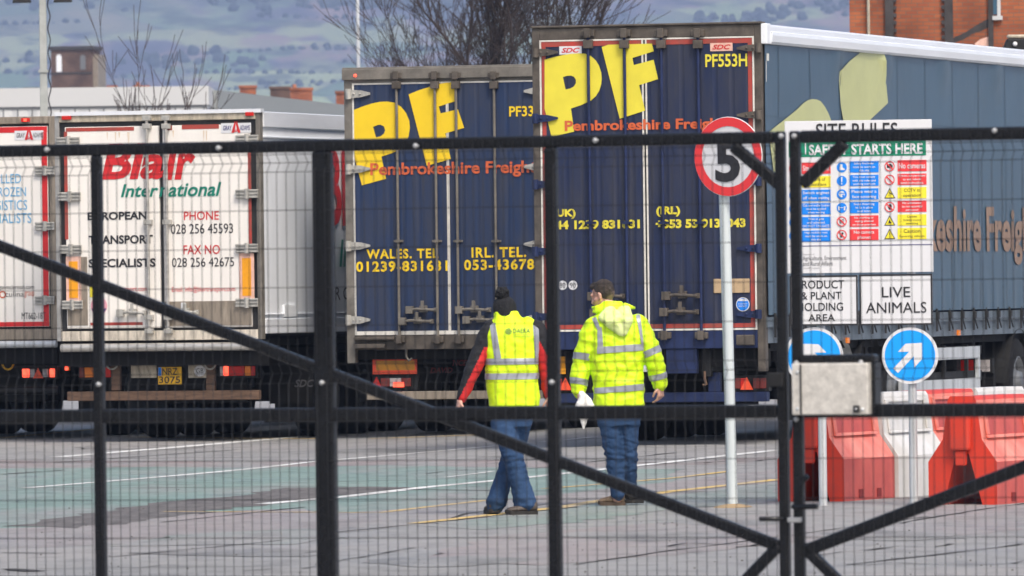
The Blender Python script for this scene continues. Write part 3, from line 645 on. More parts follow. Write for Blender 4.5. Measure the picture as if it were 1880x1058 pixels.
# ================================================================== lower blue trailer (third from the left)
TP = solve_frame(634, 1009, 400, 2.55, TH, gh(-.6, 105))
def build_pf_low():
    T, W, L = TP, 2.55, 13.6
    E = T.empty('lorry_trailer')
    tag(E, 'lower dark blue lorry trailer with golden letters, behind the man in the bobble hat', 'lorry trailer', 'lorry trailers parked in a row')
    zr = T.uv(820, 121)[1]; zh = T.uv(820, 150)[1]; zd0 = T.uv(820, 607)[1]; zs = T.uv(820, 641)[1]
    MB().box(.02, W - .02, .13, L, zs + .25, zr - .02).build('body', M['curtain'], E, .02)
    mb = MB(); mb.box(0, .105, 0, .125, zs - .16, zr - .06); mb.box(W - .105, W, 0, .125, zs - .16, zr - .06)
    mb.box(.105, W - .105, 0, .125, zh, zr - .06); mb.box(-.01, W + .01, -.03, .2, zr - .0595, zr); mb.box(-.01, W + .01, -.045, -.0302, zr - .15, zr - .02)
    mb.build('rear_frame', M['frame_taupe'], E, .008)
    mb = MB(); mb.box(.105, W - .105, 0.0, .12, zs, zd0 - .05); mb.box(.11, .62, -.09, -.001, zs + .12, zs + .15); mb.box(.11, .5, -.08, -.001, zs + .02, zs + .07); mb.build('rear_sill', M['frame_brown'], E, .006)
    mb = MB(); z = zd0 - .001; mb.box(.105, W - .105, -.006, .03, z - .045, z); mb.box(.1055, .125, -.005, .03, z, zh); mb.box(W - .125, W - .1055, -.005, .03, z, zh); mb.box(.125, W - .125, -.005, .03, zh - .02, zh - .001); mb.build('door_trim', M['tape_white'], E)
    xm = T.uv(823.5, 400)[0]
    Ld = MB().box(.126, xm - .016, .002, .05, zd0, zh - .021).build('door', M['blue_old'], E); Rd = MB().box(xm + .016, W - .126, .002, .05, zd0, zh - .021).build('door', M['blue_old'], E)
    mb = MB(); mb.box(xm - .0158, xm - .006, -.006, .045, zd0, zh - .022); mb.box(xm + .006, xm + .0158, -.006, .045, zd0, zh - .022); mb.box(xm - .006, xm + .006, .01, .045, zd0, zh - .022); mb.build('door_seal', M['tape_white'], E)
    # big letters, split where they lie on the two leaves
    S = 2.9375
    P = [(143, 595), (190, 576), (240, 560), (285, 550), (325, 548), (365, 554), (400, 575), (428, 610), (445, 650), (449, 690), (442, 735), (425, 775), (400, 802), (360, 824), (295, 845), (320, 965), (190, 1000), (165, 910), (143, 820)]
    H = [(250, 685), (266, 742), (290, 736), (308, 722), (316, 703), (308, 682), (290, 673), (272, 676)]
    F = [(442, 510), (490, 490), (540, 474), (592, 456), (640, 447), (689, 443), (697, 545), (605, 575), (615, 612), (708, 590), (742, 690), (640, 720), (670, 858), (540, 895)]
    def holed(P, H, mb, y):
        # bridge the hole into one polygon
        A, B = px_poly(T, P, S, 600, 0), px_poly(T, H, S, 600, 0)
        k = min(range(len(A)), key=lambda i: (A[i][0] - B[0][0]) ** 2 + (A[i][1] - B[0][1]) ** 2)
        poly = A[:k + 1] + B + [B[0]] + A[k:]
        bm_fill(mb, A, B, y)
    mb = MB(); bm_fill(mb, px_poly(T, P, S, 600, 0), px_poly(T, H, S, 600, 0), -.004); mb.build('big_letter', M['pf_yellow'], Ld)
    mb = MB(); bm_fill(mb, px_poly(T, F, S, 600, 0), None, -.0075); mb.build('big_letter', M['pf_yellow'], Ld)
    za, zb_ = T.uv(840, 330)[1], T.uv(840, 298)[1]
    brand_line(T, Ld, 'Pembrokeshire Freight', 8, 680, 14, 892, 298, 325, M['orange_vinyl'], -.0095)
    lettering(Rd, T, [('PF33', 935, 195, 980, 214)], M['pf_yellow'], bold=.02)
    lettering(Ld, T, [('WALES. TEL', 673, 457, 805, 475), ('01239-831631', 654, 479, 822, 499)], M['pf_yellow'], bold=.03, space=1.15)
    lettering(Rd, T, [('IRL. TEL.', 866, 454, 966, 473), ('053-43678', 852, 476, 981, 496)], M['pf_yellow'], bold=.03, space=1.15)
    for d, px in ((Ld, 732), (Ld, 802.5), (Rd, 841), (Rd, 911)): lock_rod(d, T, px, 134, 628, M['frame_taupe'], M['frame_brown'], .022)
    for y in (173, 311, 452, 588): hinge_strap(Ld, T, 641, y, .27, .10, 1, M['hinge'])
    for y in (167, 306, 448, 584): hinge_strap(Rd, T, 1003, y, .27, .10, -1, M['hinge'])
    for d, b in ((Ld, (755, 563, 803, 575)), (Ld, (742, 585, 795, 595)), (Rd, (846, 563, 900, 575)), (Rd, (860, 582, 908, 593))): door_handle(d, T, *b, M['frame_taupe'])
    x, z = T.uv(652, 139, -.05); MB().lathe([(-.05, .0), (-.05, .018), (-.03, .02), (0, .02)], (x, -.008, z), 'y', 12).build('marker_lamp', M['light_lit'], E)
    MB().box(.05, W - .05, .1, .4, zs - .12, zs - .01).build('rear_beam', M['under'], E)
    x0, x1, z0, z1 = T.box(684, 657, 765, 687, .2); mb = MB(); mb.box(x0, x1, .2, .22, z0, z1, 0); mb.box(x0 + .045, x1 - .025, .196, .1995, z0 + .045, z1 - .035, 1); mb.build('reflector_board', [M['refl_red'], M['refl_dull']], E)
    x0, x1, z0, z1 = T.box(684, 688, 768, 716, .24); MB().box(x0, x1, .24, .3, z0, z1).build('lamp_panel', M['under2'], E)
    tail_light(E, T, 700, 693, 756, 711, [(0, .3, 'light_dim'), (.3, .68, 'light_clear'), (.68, 1, 'light_dim')], yb=.23, housing=True)
    pbox(E, T, 'lit_lamp', 722, 702, 741, 711, .185, .199, M['light_lit'])
    x, z = T.uv(691, 702, .2); h = .13; MB().prism([(x - h * .5, z - h * .5), (x + h * .5, z - h * .5), (x, z + h * .5)], .2, .22).build('triangle_reflector', M['light_red'], E)
    o = tail_light(E, T, 930, 690, 986, 711, [(0, .35, 'light_dim'), (.35, .7, 'light_amber'), (.7, 1, 'light_dim')], yb=.23)
    pbox(E, T, 'rear_bumper', 673, 718, 1000, 733, .22, .32, M['kick'], .008)
    f = MB().box(.7, 1.65, 1.55, 1.58, .62, zs - .1).build('spray_panel', M['under'], E)
    lettering_at(T, f, [('LAWRENCE', 788, 661, 858, 672), ('DAVID', 790, 675, 831, 685)], M['dark_red_print'], 1.546, bold=.03, shear=.25)
    x, z = T.uv(746, 655, .05); MB().tube([(x, .05, z + .12), (x, .05, z), (x + .03, .05, z - .05), (x + .07, .05, z - .02)], .014, 8).build('towing_hook', M['frame_taupe'], E)
    running_gear(E, W, (2.6, 3.91, 5.22), zs + .10, L=L)
def bm_fill(mb, outer, hole, y, m=0, side=False, fx=None):
    bm = bmesh.new()
    def loop(P):
        vs = [bm.verts.new((p[0], p[1], 0)) for p in P]; return [bm.edges.new((vs[i], vs[(i + 1) % len(vs)])) for i in range(len(vs))]
    e = loop(outer) + (loop(hole) if hole else [])
    bmesh.ops.triangle_fill(bm, edges=e, use_beauty=True)
    bm.verts.index_update(); V = [(v.co.x, v.co.y) for v in bm.verts]; F = [tuple(v.index for v in f.verts) for f in bm.faces]; bm.free()
    mb.add([(y, p[0], p[1]) if side else (p[0], y, p[1]) for p in V], F, m)
def text_w(body, bold):
    V, F = text_geo(body, bold, 0, 1.0); return max(p[0] for p in V) - min(p[0] for p in V)
def brand_line(T, E, body, i0, p0, i1, p1, yt, yb, mt, y, bold=.025, first=0):
    """lay a line of letters out so that letter 0 and letter i1 start at p0 and p1"""
    xa = T.uv(p0, yt)[0]; xb = T.uv(p1, yt)[0]
    lead = text_w(body[:i1] + 'I', bold) - text_w('I', bold)
    full = text_w(body, bold); sc = (xb - xa) / lead
    z1, z0 = T.uv((p0 + p1) / 2, yt)[1], T.uv((p0 + p1) / 2, yb)[1]
    MB().text(body, xa, xa + full * sc, z0 - (z1 - z0) * .08, z1, y, 0, bold=bold).build('lettering', mt, E)
def lettering_at(T, E, lines, mt, y, **kw):
    for body, a, b, c, d in lines:
        x0, x1, z0, z1 = T.box(a, b, c, d, y); MB().text(body, x0, x1, z0, z1, y, 0, **kw).build('lettering', mt, E)
build_pf_low()

# ================================================================== taller blue curtain sided lorry
TQ = solve_frame(979, 1401, 300, 2.55, TH, gh(1.6, 94))
def build_pf_high():
    T, W, L = TQ, 2.55, 13.6
    E = T.empty('articulated_lorry')
    tag(E, 'taller dark blue curtain sided lorry with lemon letters, behind the speed limit sign', 'lorry', 'lorry trailers parked in a row')
    zr = T.uv(1190, 48)[1]; zh = T.uv(1190, 70)[1]; zd0 = T.uv(1190, 604)[1]; zs = T.uv(1190, 641)[1]
    mb = MB()
    # roof, headboard and floor edge; the curtain hangs outside it
    mb.box(.03, W - .03, .13, L, zr - .06, zr - .015); mb.box(.03, W - .03, L - .08, L, zs, zr - .06); mb.box(.05, W - .05, .13, L - .08, zs + .1, zs + .22)
    mb.box(.0, .03, .13, L, zs + .2, zr - .02)
    mb.build('body', M['blue_frame'], E)
    mb = MB(); mb.box(0, .085, 0, .125, zs - .25, zr); mb.box(W - .085, W, 0, .125, zs - .25, zr); mb.box(.085, W - .085, 0, .125, zh, zr); mb.box(-.004, W + .004, -.025, .15, zr, zr + .025)
    mb.build('rear_frame', M['frame_brown'], E, .008)
    mb = MB(); mb.box(.085, W - .085, 0, .12, zs, zd0 - .022); x0, x1, z0, z1 = T.box(1222, 640, 1278, 686); mb.box(x0, x1, .02, .1, z0, zs); mb.build('rear_sill', M['blue_frame'], E, .006)
    mb = MB(); tr = .018
    mb.box(.0855, .0855 + tr, -.006, .03, zd0, zh - .002); mb.box(W - .0855 - tr, W - .0855, -.006, .03, zd0, zh - .002); mb.box(.0855, W - .0855, -.006, .03, zd0 - .021, zd0 - .001); mb.box(.105, W - .105, -.006, .03, zh - .018, zh - .002)
    mb.build('door_trim', M['tape_white'], E)
    xm = T.uv(1185.5, 340)[0]; zt = zh - .019
    Ld = MB().box(.105, xm - .028, .002, .05, zd0, zt).build('door', M['blue_new'], E); Rd = MB().box(xm + .028, W - .105, .002, .05, zd0, zt).build('door', M['blue_new'], E)
    mb = MB(); mb.box(xm - .0278, xm - .011, -.006, .045, zd0, zt, 0); mb.box(xm + .011, xm + .0278, -.006, .045, zd0, zt, 0); mb.box(xm - .0108, xm + .0108, .012, .045, zd0, zt, 1); mb.build('door_seal', [M['tape_white'], M['gasket']], E)
    for d, xa, xb, left in ((Ld, .105, xm - .03, True), (Rd, xm + .03, W - .105, False)):
        mb = MB(); mb.box(xa, xb, -.003, .001, zd0 + .005, zd0 + .05); mb.box(xa, xb, -.003, .001, zt - .055, zt - .003)
        if left: mb.box(xa + .004, xa + .048, -.003, .001, zd0 + .051, zt - .056)
        else: mb.box(xb - .048, xb - .004, -.003, .001, zd0 + .051, zt - .056)
        mb.build('red_stripe', M['tape_red'], d)
    S = 1872 / 460.0
    P = [(163, 325), (230, 306), (300, 290), (360, 281), (420, 277), (470, 281), (510, 298), (545, 330), (570, 370), (586, 420), (590, 465), (586, 510), (572, 555), (548, 595), (510, 630), (440, 663), (360, 690), (385, 862), (215, 902), (190, 800), (163, 690)]
    H = [(300, 455), (320, 548), (355, 540), (382, 525), (397, 500), (396, 473), (382, 452), (360, 444), (330, 446)]
    F = [(590, 230), (640, 213), (965, 205), (980, 262), (820, 312), (830, 365), (978, 325), (1012, 470), (870, 515), (915, 705), (725, 766)]
    mb = MB(); bm_fill(mb, px_poly(T, P, S, 960, 30), px_poly(T, H, S, 960, 30), -.005); mb.build('big_letter', M['pf_lemon'], Ld)
    mb = MB(); bm_fill(mb, px_poly(T, F, S, 960, 30), None, -.0075); mb.build('big_letter', M['pf_lemon'], Ld)
    brand_line(T, Ld, 'Pembrokeshire Freight', 0, 1037, 14, 1241, 220, 243, M['orange_vinyl'], -.0095, .03)
    lettering(Rd, T, [('PF553H', 1295, 99, 1372, 123)], M['pf_lemon'], bold=.02)
    lettering(Ld, T, [('(UK)', 1015, 384, 1057, 402), ('+44 1239 831631', 1006, 404, 1175, 421)], M['pf_lemon'], bold=.045)
    lettering(Rd, T, [('(IRL)', 1205, 379, 1249, 398), ('+353 53 9134043', 1204, 402, 1369, 419)], M['pf_lemon'], bold=.045)
    maker_label(Ld, T, 1027, 85, 1068, 100, 'white_sign', 'SDC', 'lorry_red', False); maker_label(Rd, T, 1304, 79, 1345, 94, 'refl_pink', 'SDC', 'lorry_red', False)
    mb = MB()
    for px, s in ((1033, '80'), (1052, '90')):
        x, z = T.uv(px, 524); mb.disc(x, z, .05, -.004, 0); mb.text(s, x - .032, x + .032, z - .028, z + .028, -.007, 1)
    mb.build('speed_sticker', [M['white_sign'], M['grey_ink']], Ld)
    mb = MB(); x, z = T.uv(1364, 559); mb.disc(x, z, .075, -.004, 0); mb.disc(x, z, .066, -.006, 1); mb.poly([(x - .055, z + .035), (x + .055, z + .035), (x + .03, z + .058), (x - .03, z + .058)], -.008, 0)
    mb.text('OUTSIDE MIRRORS', x - .05, x + .05, z - .002, z + .014, -.008, 0); mb.text('BLIND SPOTS', x - .045, x + .045, z - .028, z - .012, -.008, 0); mb.build('round_sticker', [M['white_sign'], M['blue_sign']], Rd)
    M['tan_plate'] = mat('tan plate', (0.50, 0.36, 0.21), 0.5, var=0.2, scale=8)
    pbox(Rd, T, 'blank_plate', 1310, 512, 1376, 538, -.012, -.002, M['tan_plate'], .004)
    for d, px in ((Ld, 1084.5), (Ld, 1151), (Rd, 1218.5), (Rd, 1286)): lock_rod(d, T, px, 56, 621, M['blue_frame'], M['frame_brown'], .022)
    for y in (97, 218, 339, 462, 582): hinge_strap(Ld, T, 984, y, .25, .085, 1, M['blue_frame'] if y > 150 else M['frame_brown'])
    for y in (88, 211, 333, 456, 577): hinge_strap(Rd, T, 1394, y, .24, .08, -1, M['blue_frame'] if y > 300 else M['frame_brown'])
    for d, b in ((Ld, (1090, 538, 1146, 550)), (Ld, (1094, 570, 1152, 581)), (Rd, (1226, 537, 1284, 549)), (Rd, (1222, 567, 1282, 579))): door_handle(d, T, *b, M['frame_brown'])
    # low rear: lamps, plate, bumper
    MB().box(.05, W - .05, .12, .4, zs - .2, zs - .01).build('rear_beam', M['under'], E)
    pbox(E, T, 'step_bracket', 1351, 615, 1384, 634, -.05, -.002, M['frame_brown'], .01)
    pbox(E, T, 'hanger', 1288, 641, 1305, 692, .1, .2, M['under2'], .01)
    x, z = T.uv(1294, 702, .1); MB().tube([(x, .1, z + .12), (x, .1, z + .03), (x + .02, .1, z - .02), (x - .02, .1, z - .03)], .015, 8).build('towing_hook', M['rust'], E)
    x0, x1, z0, z1 = T.box(1150, 655, 1198, 683, .1); mb = MB(); mb.box(x0, x1, .1, .115, z0, z1, 0); w = x1 - x0; h = z1 - z0
    mb.text('Y', x1 - w * .24, x1 - w * .05, z0 + h * .55, z1 - h * .06, .0975, 1, bold=.015); mb.text('4', x1 - w * .24, x1 - w * .05, z0 + h * .06, z0 + h * .45, .0975, 1, bold=.015); mb.build('number_plate', [M['white_sign'], M['ink']], E)
    pbox(E, T, 'reflector', 1000, 655, 1038, 687, .12, .135, M['refl_orange'])
    o = tail_light(E, T, 1350, 693, 1408, 715, [(0, .18, 'light_dim'), (.18, .38, 'light_red'), (.58, .8, 'light_dim'), (.8, 1, 'light_dim')], tri=.39, yb=.2)
    o = tail_light(E, T, 1000, 694, 1054, 716, [(0, .25, 'light_clear'), (.25, .5, 'light_amber'), (.5, .62, 'light_red'), (.9, 1, 'light_dim')], tri=.74, yb=.2)
    pbox(E, T, 'rear_bumper', 1024, 721, 1408, 739, .18, .3, M['blue_frame'], .008)
    for a in (1300, 1100): pbox(E, T, 'bumper_bracket', a, 684, a + 22, 720, .2, .28, M['blue_frame'], .006)
    running_gear(E, W, (3.3, 4.61, 5.92), zs + .02, L=L)
    MB().box(.6, W - .6, 1.9, 1.93, .4, zs - .1).build('spray_panel', M['under'], E)
    # silver roof rail, corner cap and curtain along the right side
    ztop = T.sv(1412, 46, W)[1]; zbt = T.sv(1412, 82, W)[1]; hr = ztop - zbt
    q = MB(); prof = [(W - .02, zbt), (W + .05, zbt), (W + .075, zbt + hr * .12), (W + .08, zbt + hr * .45), (W + .07, zbt + hr * .62), (W + .055, zbt + hr * .66), (W + .05, zbt + hr * .9), (W + .03, zbt + hr), (W - .02, zbt + hr)]
    n = len(prof); V = [(p[0], .16, p[1]) for p in prof] + [(p[0], L, p[1]) for p in prof]
    F = [(i, i + 1, i + 1 + n, i + n) for i in range(n - 1)] + [tuple(range(n))]
    q.add(V, F, 0); q.build('roof_rail', M['roof_white'], E)
    MB().box(W - .02, W + .06, .001, .159, zbt, ztop + .01).build('corner_cap', M['side_white'], E, .01)
    zc0 = T.sv(1800, 568, W + .02)[1]
    # curtain: a sheet with a slight billow between its posts
    V = []; F = []; ys = [.05 + i * (L - .1) / 130 for i in range(131)]; zs_ = [zc0 + (zbt - .004 - zc0) * k / 14 for k in range(15)]
    posts = (3.1, 5.3, 8.0, 10.6)
    def cx(y, z):
        t = (z - zc0) / (zbt - zc0); b = .02 + .012 * math.sin(y * 2.1 + z) * math.sin(t * math.pi)
        for p in posts: b += .06 * math.exp(-((y - p) / .26) ** 2) * (math.exp(-((t - .97) / .045) ** 2) + .35 * math.exp(-((t - .74) / .02) ** 2))
        b += .012 * max(0, .12 - t) / .12 * math.sin(y * 14)
        return W + b
    for y in ys:
        for z in zs_: V.append((cx(y, z), y, z))
    k = len(zs_)
    for i in range(len(ys) - 1):
        for j in range(k - 1): F.append((i * k + j, (i + 1) * k + j, (i + 1) * k + j + 1, i * k + j + 1))
    cur = MB().add(V, F, 0, True).build('curtain', M['curtain'], E)
    def drape(pts2):            # follow the curtain
        return pts2
    S2 = 2.9375
    A = [(520, 712), (560, 680), (610, 640), (660, 597), (700, 556), (722, 541), (745, 535), (770, 537), (792, 547), (815, 575), (835, 612), (850, 655), (850, 720), (830, 780), (780, 840), (700, 900), (640, 960), (600, 1000), (548, 1000), (540, 900), (528, 800)]
    B = [(890, 385), (950, 330), (1000, 290), (1020, 274), (1126, 284), (1130, 330), (1145, 450), (1155, 555), (1105, 602), (1060, 645), (1000, 700), (985, 1010), (940, 1000), (915, 650), (905, 560)]
    for Q in (A, B):
        mb = MB(); pts = [T.sv(1240 + p[0] / S2, p[1] / S2, W + .05) for p in Q]
        bm_fill(mb, pts, None, W + .0, 0, True)
        # subdivide and lay on the billowing sheet
        o = mb.build('big_letter', M['pale_yellow'], cur)
        bm = bmesh.new(); bm.from_mesh(o.data)
        for yy in ys[::2]:
            bmesh.ops.bisect_plane(bm, geom=bm.verts[:] + bm.edges[:] + bm.faces[:], plane_co=(0, yy, 0), plane_no=(0, 1, 0))
        for zz in zs_:
            bmesh.ops.bisect_plane(bm, geom=bm.verts[:] + bm.edges[:] + bm.faces[:], plane_co=(0, 0, zz), plane_no=(0, 0, 1))
        for v in bm.verts: v.co.x = cx(v.co.y, v.co.z) + .008
        bm.to_mesh(o.data); bm.free()
    # long side lettering
    b = .03; body = 'Pembrokeshire Freight'
    y_k, zt_ = T.sv(1722, 382, W + .03); y_F, _ = T.sv(1812, 383, W + .03); zb2 = T.sv(1800, 487, W + .03)[1]; zt2 = T.sv(1812, 380, W + .03)[1]
    le = text_w('Pembrok', b) ; lF = text_w('Pembrokeshire I', b) - text_w('I', b)
    sc = (y_F - y_k) / (lF - le); y0 = y_k - le * sc
    mb = MB(); mb.text(body, y0, y0 + text_w(body, b) * sc, zb2, zt2, W + .06, 0, bold=b, side=True)
    mb.v = [(cx(v[1], v[2]) + .012, v[1], v[2]) for v in mb.v]; mb.build('side_lettering', M['tan_print'], cur)
    # welded seams of the tarpaulin and white tags by the rear edge
    M['seam'] = mat('pale tarpaulin seam', (.060, .108, .158), .35, var=.3, scale=4)
    def seam(pts_, w2, mt, nm_):
        V = []; F = []
        for (y, z) in pts_:
            for sg in (-1, 1): V.append((cx(y + (w2 * sg if vert else 0), z + (0 if vert else w2 * sg)) + .006, y + (w2 * sg if vert else 0), z + (0 if vert else w2 * sg)))
        F = [(2 * i, 2 * i + 1, 2 * i + 3, 2 * i + 2) for i in range(len(pts_) - 1)]; MB().add(V, F, 0, True).build(nm_, mt, cur)
    vert = False
    for tt in (.735, .30): seam([(y, zc0 + (zbt - zc0) * tt) for y in ys], .006, M['seam'], 'weld_seam')
    vert = True; y = .62
    while y < L - .3: seam([(y, z) for z in zs_], .012, M['seam'], 'weld_seam'); y += 1.3
    for pa, pb, w3 in (((1407, 98), (1414, 112), .05), ((1405, 112), (1405, 150), .012)):
        ya, z1 = T.sv(pa[0], pa[1], W + .03); yb, z0 = T.sv(pb[0], pb[1], W + .03); yy = max(.09, (ya + yb) / 2); vert = True; seam([(yy, z0), (yy, (z0 + z1) / 2), (yy, z1)], w3, M['tape_white'], 'white_tag')
    # hem with straps and buckles
    q = MB()
    nseg = 60
    for i in range(nseg):
        y0_, y1_ = .06 + i * (L - .2) / nseg, .06 + (i + 1) * (L - .2) / nseg
    q.box(W - .01, W + .012, .06, L - .1, zc0 - .13, zc0 - .02); hem = q.build('curtain_hem', M['curtain_grey'], E)
    y = .35
    while y < L - .2:
        q = MB(); q.box(W + .0125, W + .03, y - .02, y + .02, zc0 - .24, zc0 + .02); q.box(W + .0305, W + .05, y - .03, y + .03, zc0 - .10, zc0 - .02)
        q.bar((W + .03, y - .02, zc0 - .08), (W + .03, y + .14, zc0 - .22), .02, .012, n=Vector((1, 0, 0))); q.build('strap', M['gasket'], E); y += .6
    q = MB(); q.box(W - .03, W - .0105, .06, L - .1, zc0 - .30, zc0 - .02); q.build('side_beam', M['curtain_grey'], E)
    # orange side markers
    for px, py in ((1556, 625), (1760, 611)):
        yy, zz = T.sv(px, py, W); MB().box(W - .01, W + .012, yy - .05, yy + .05, zz - .03, zz + .03).build('side_marker', M['light_amber'], E)
    # grey side guard in front of the trailer wheels
    ya, z1 = T.sv(1702, 640, W); yb, z0 = T.sv(1800, 715, W); q = MB()
    q.box(W - .04, W, ya - 1.2, yb, z1 - .14, z1); q.box(W - .04, W, ya - 1.2, yb, z0, z0 + .14); q.box(W - .039, W + .002, yb - .09, yb, z0 + .14, z1 - .14)
    q.build('side_guard', M['galv'], E)
    # tractor unit
    yt = 11.75; M['cab_blue'] = mat('blue cab paint', (0.02, 0.04, 0.14), 0.3)
    for y in (yt, yt + 3.7):
        for x in (.19, W - .19): wheel(E, x, y, .52, .52, .34)
    for y in (yt,):
        for x0 in (.0, W - .40):
            q = MB(); V = []; F = []
            for k in range(13):
                a = math.pi * k / 12
                V += [(x0, y + .64 * math.cos(a), .50 + .64 * math.sin(a)), (x0 + .40, y + .64 * math.cos(a), .50 + .64 * math.sin(a))]
            for k in range(12): F.append((2 * k, 2 * k + 1, 2 * k + 3, 2 * k + 2))
            q.add(V, F, 0, True); q.build('mudguard', M['under2'], E)
    for d in (3.3, 4.61, 5.92):
        q = MB(); V = []; F = []
        for k in range(13):
            a = math.pi * (.12 + .76 * k / 12); V += [(W - .45, d + .66 * math.cos(a), .50 + .62 * math.sin(a)), (W - .02, d + .66 * math.cos(a), .50 + .62 * math.sin(a))]
        for k in range(12): F.append((2 * k, 2 * k + 1, 2 * k + 3, 2 * k + 2))
        q.add(V, F, 0, True); q.build('mudguard', M['galv'] if d < 3.4 else M['under2'], E)
    q = MB(); q.box(.75, W - .75, yt - 1.0, yt + 3.0, .6, .95); q.box(.1, W - .1, yt - .95, yt - .85, .45, .62); q.build('tractor_chassis', M['under'], E)
    q = MB(); q.hexa([(.03, yt + 2.3, .5), (W - .03, yt + 2.3, .5), (W - .03, yt + 4.5, .45), (.03, yt + 4.5, .45)], [(.05, yt + 2.3, 3.7), (W - .05, yt + 2.3, 3.7), (W - .1, yt + 4.2, 3.5), (.1, yt + 4.2, 3.5)]); q.build('cab', M['cab_blue'], E, .08)
    yl = yt - 1.0
    for x0 in (.1, W - .55):
        q = MB(); q.box(x0, x0 + .45, yl, yl + .1, .62, .80, 0); q.box(x0 + .02, x0 + .22, yl - .02, yl - .001, .64, .78, 1); q.box(x0 + .24, x0 + .42, yl - .02, yl - .001, .64, .78, 2); q.build('tail_light', [M['under2'], M['light_red'], M['light_clear']], E)
build_pf_high()

# ================================================================== gate
Y0, Y1 = 42.7, 40.9
pL, pR = at(0, 520, Y0), at(1880, 520, Y1)
gd = (pR - pL); GTH = math.atan2(-gd.y, gd.x)
GP = Fr((pL.x, pL.y, 0), GTH)
GL = GP.sub(GP.uv(1437, 620)[0]); GR = GP.sub(GP.uv(1464, 620)[0])
BS = M['black_steel']
def rail(E, T, name, xa, za, xb, zb, wd, dp=.05, y=0.0):
    return MB().bar((xa, y, za), (xb, y, zb), wd, dp).build(name, BS, E, .011)
def bolts(E, T, lst):
    for px, py in lst:
        x, z = T.uv(px, py, -.06)
        MB().lathe([(-.015, 0), (-.015, .009), (-.004, .0125), (0.0, .0135)], (x, -.055, z), 'y', 10).lathe([(0, .008), (.03, .008)], (x, -.055, z), 'y', 8).build('bolt', M['bolt'], E)
def mesh_panel(E, xa, xb, zrows, folds, zlo, zhi):
    mb = MB(); y0 = -.048; r = .0019
    def yof(z):
        for a, b in folds:
            if b <= z <= a: return y0 + .045 * (1 - abs((z - (a + b) / 2) / ((a - b) / 2)))
        return y0
    zs = sorted(set([zlo, zhi] + [q for f in folds for q in (f[0], f[1], (f[0] + f[1]) / 2)]))
    n = int((xb - xa) / .05); 
    for i in range(n + 1):
        x = xa + (xb - xa) * i / n
        mb.tube([(x, yof(z), z) for z in zs], r, 5, caps=False)
    for z in zrows: mb.tube([(xa, yof(z) + .005, z), (xb, yof(z) + .005, z)], r, 5, caps=False)
    return mb.build('mesh_panel', M['wire'], E)

xtest = GP.uv(300, 500)[0]
def zg(py, px=300): return GP.uv(px, py)[1]
ztop, zmid, zbot = zg(273), zg(763), .10
rows = [zg(p) for p in (320, 390, 460, 531, 601, 671, 706, 777, 847, 918, 988, 1058, 1128)] + [zg(303), zg(288), zg(688), zg(1090), zg(1107)]
folds = [(zg(288), zg(320)), (zg(671), zg(706)), (zg(1090), zg(1125))]
rows = [r for r in rows]
def gate_leaf_left():
    T = GL; E = T.empty('gate_leaf')
    tag(E, 'wide black steel gate leaf with long diagonal brace and mesh infill, left of the latch', 'gate', 'pair of gate leaves')
    xl = -6.2; hw = .03
    xs = [T.uv(180.5, 560)[0], T.uv(596, 600)[0], T.uv(1015.5, 600)[0]]
    rail(E, T, 'top_rail', xl, ztop, -.03, ztop, .06); rail(E, T, 'middle_rail', xl, zmid, -.03, zmid, .066); rail(E, T, 'bottom_rail', xl, zbot, -.03, zbot, .06)
    rail(E, T, 'stile', 0, .04, 0, ztop + .03, .048, .06); rail(E, T, 'stile', xl - .03, .04, xl - .03, ztop + .03, .06, .06)
    for x, wd in zip(xs, (.052, .10, .062)):
        rail(E, T, 'post', x, zbot + .03, x, ztop - .03, wd, .058)
    a = T.uv(-400, 298); b = T.uv(1430, 1003)
    a = (xl + .1, b[1] + (a[1] - b[1]) / (a[0] - b[0]) * (xl + .1 - b[0]))
    sl = (b[1] - a[1]) / (b[0] - a[0])
    zt_ = min(a[1], ztop - .05); xa = b[0] + (zt_ - b[1]) / sl
    rail(E, T, 'diagonal_brace', xa, zt_, b[0], b[1], .058, .046)
    p, q = T.uv(1346, 268), T.uv(1432, 340); rail(E, T, 'corner_brace', p[0], p[1], q[0], q[1], .06, .046)
    p, q = T.uv(1432, 1000), T.uv(1320, 1116); rail(E, T, 'corner_brace', p[0], p[1], q[0], max(q[1], zbot), .055, .046)
    for xa_, xb_ in ((xs[2] + .0, -.0), (xs[1], xs[2]), (xs[0], xs[1]), (xs[0] - 1.12, xs[0]), (xl, xs[0] - 1.12)):
        mesh_panel(E, xa_ + .026, xb_ - .026, rows, folds, .06, ztop + .012)
    bolts(E, T, [(85, 275), (400, 272), (762, 268), (1092, 258), (1433, 250), (180, 706), (590, 703), (1012, 702), (1434, 697)])
    x, z = T.uv(1425, 697); MB().box(-.05, .03, -.10, -.065, z - .035, z + .035).build('latch_plate', M['under2'], E, .006)
    p, q = T.uv(1405, 952), T.uv(1432, 952); MB().tube([(p[0], -.09, p[1]), (q[0], -.09, q[1]), (q[0] + .03, -.05, q[1])], .012, 8).build('drop_bolt_handle', BS, E)
    return E
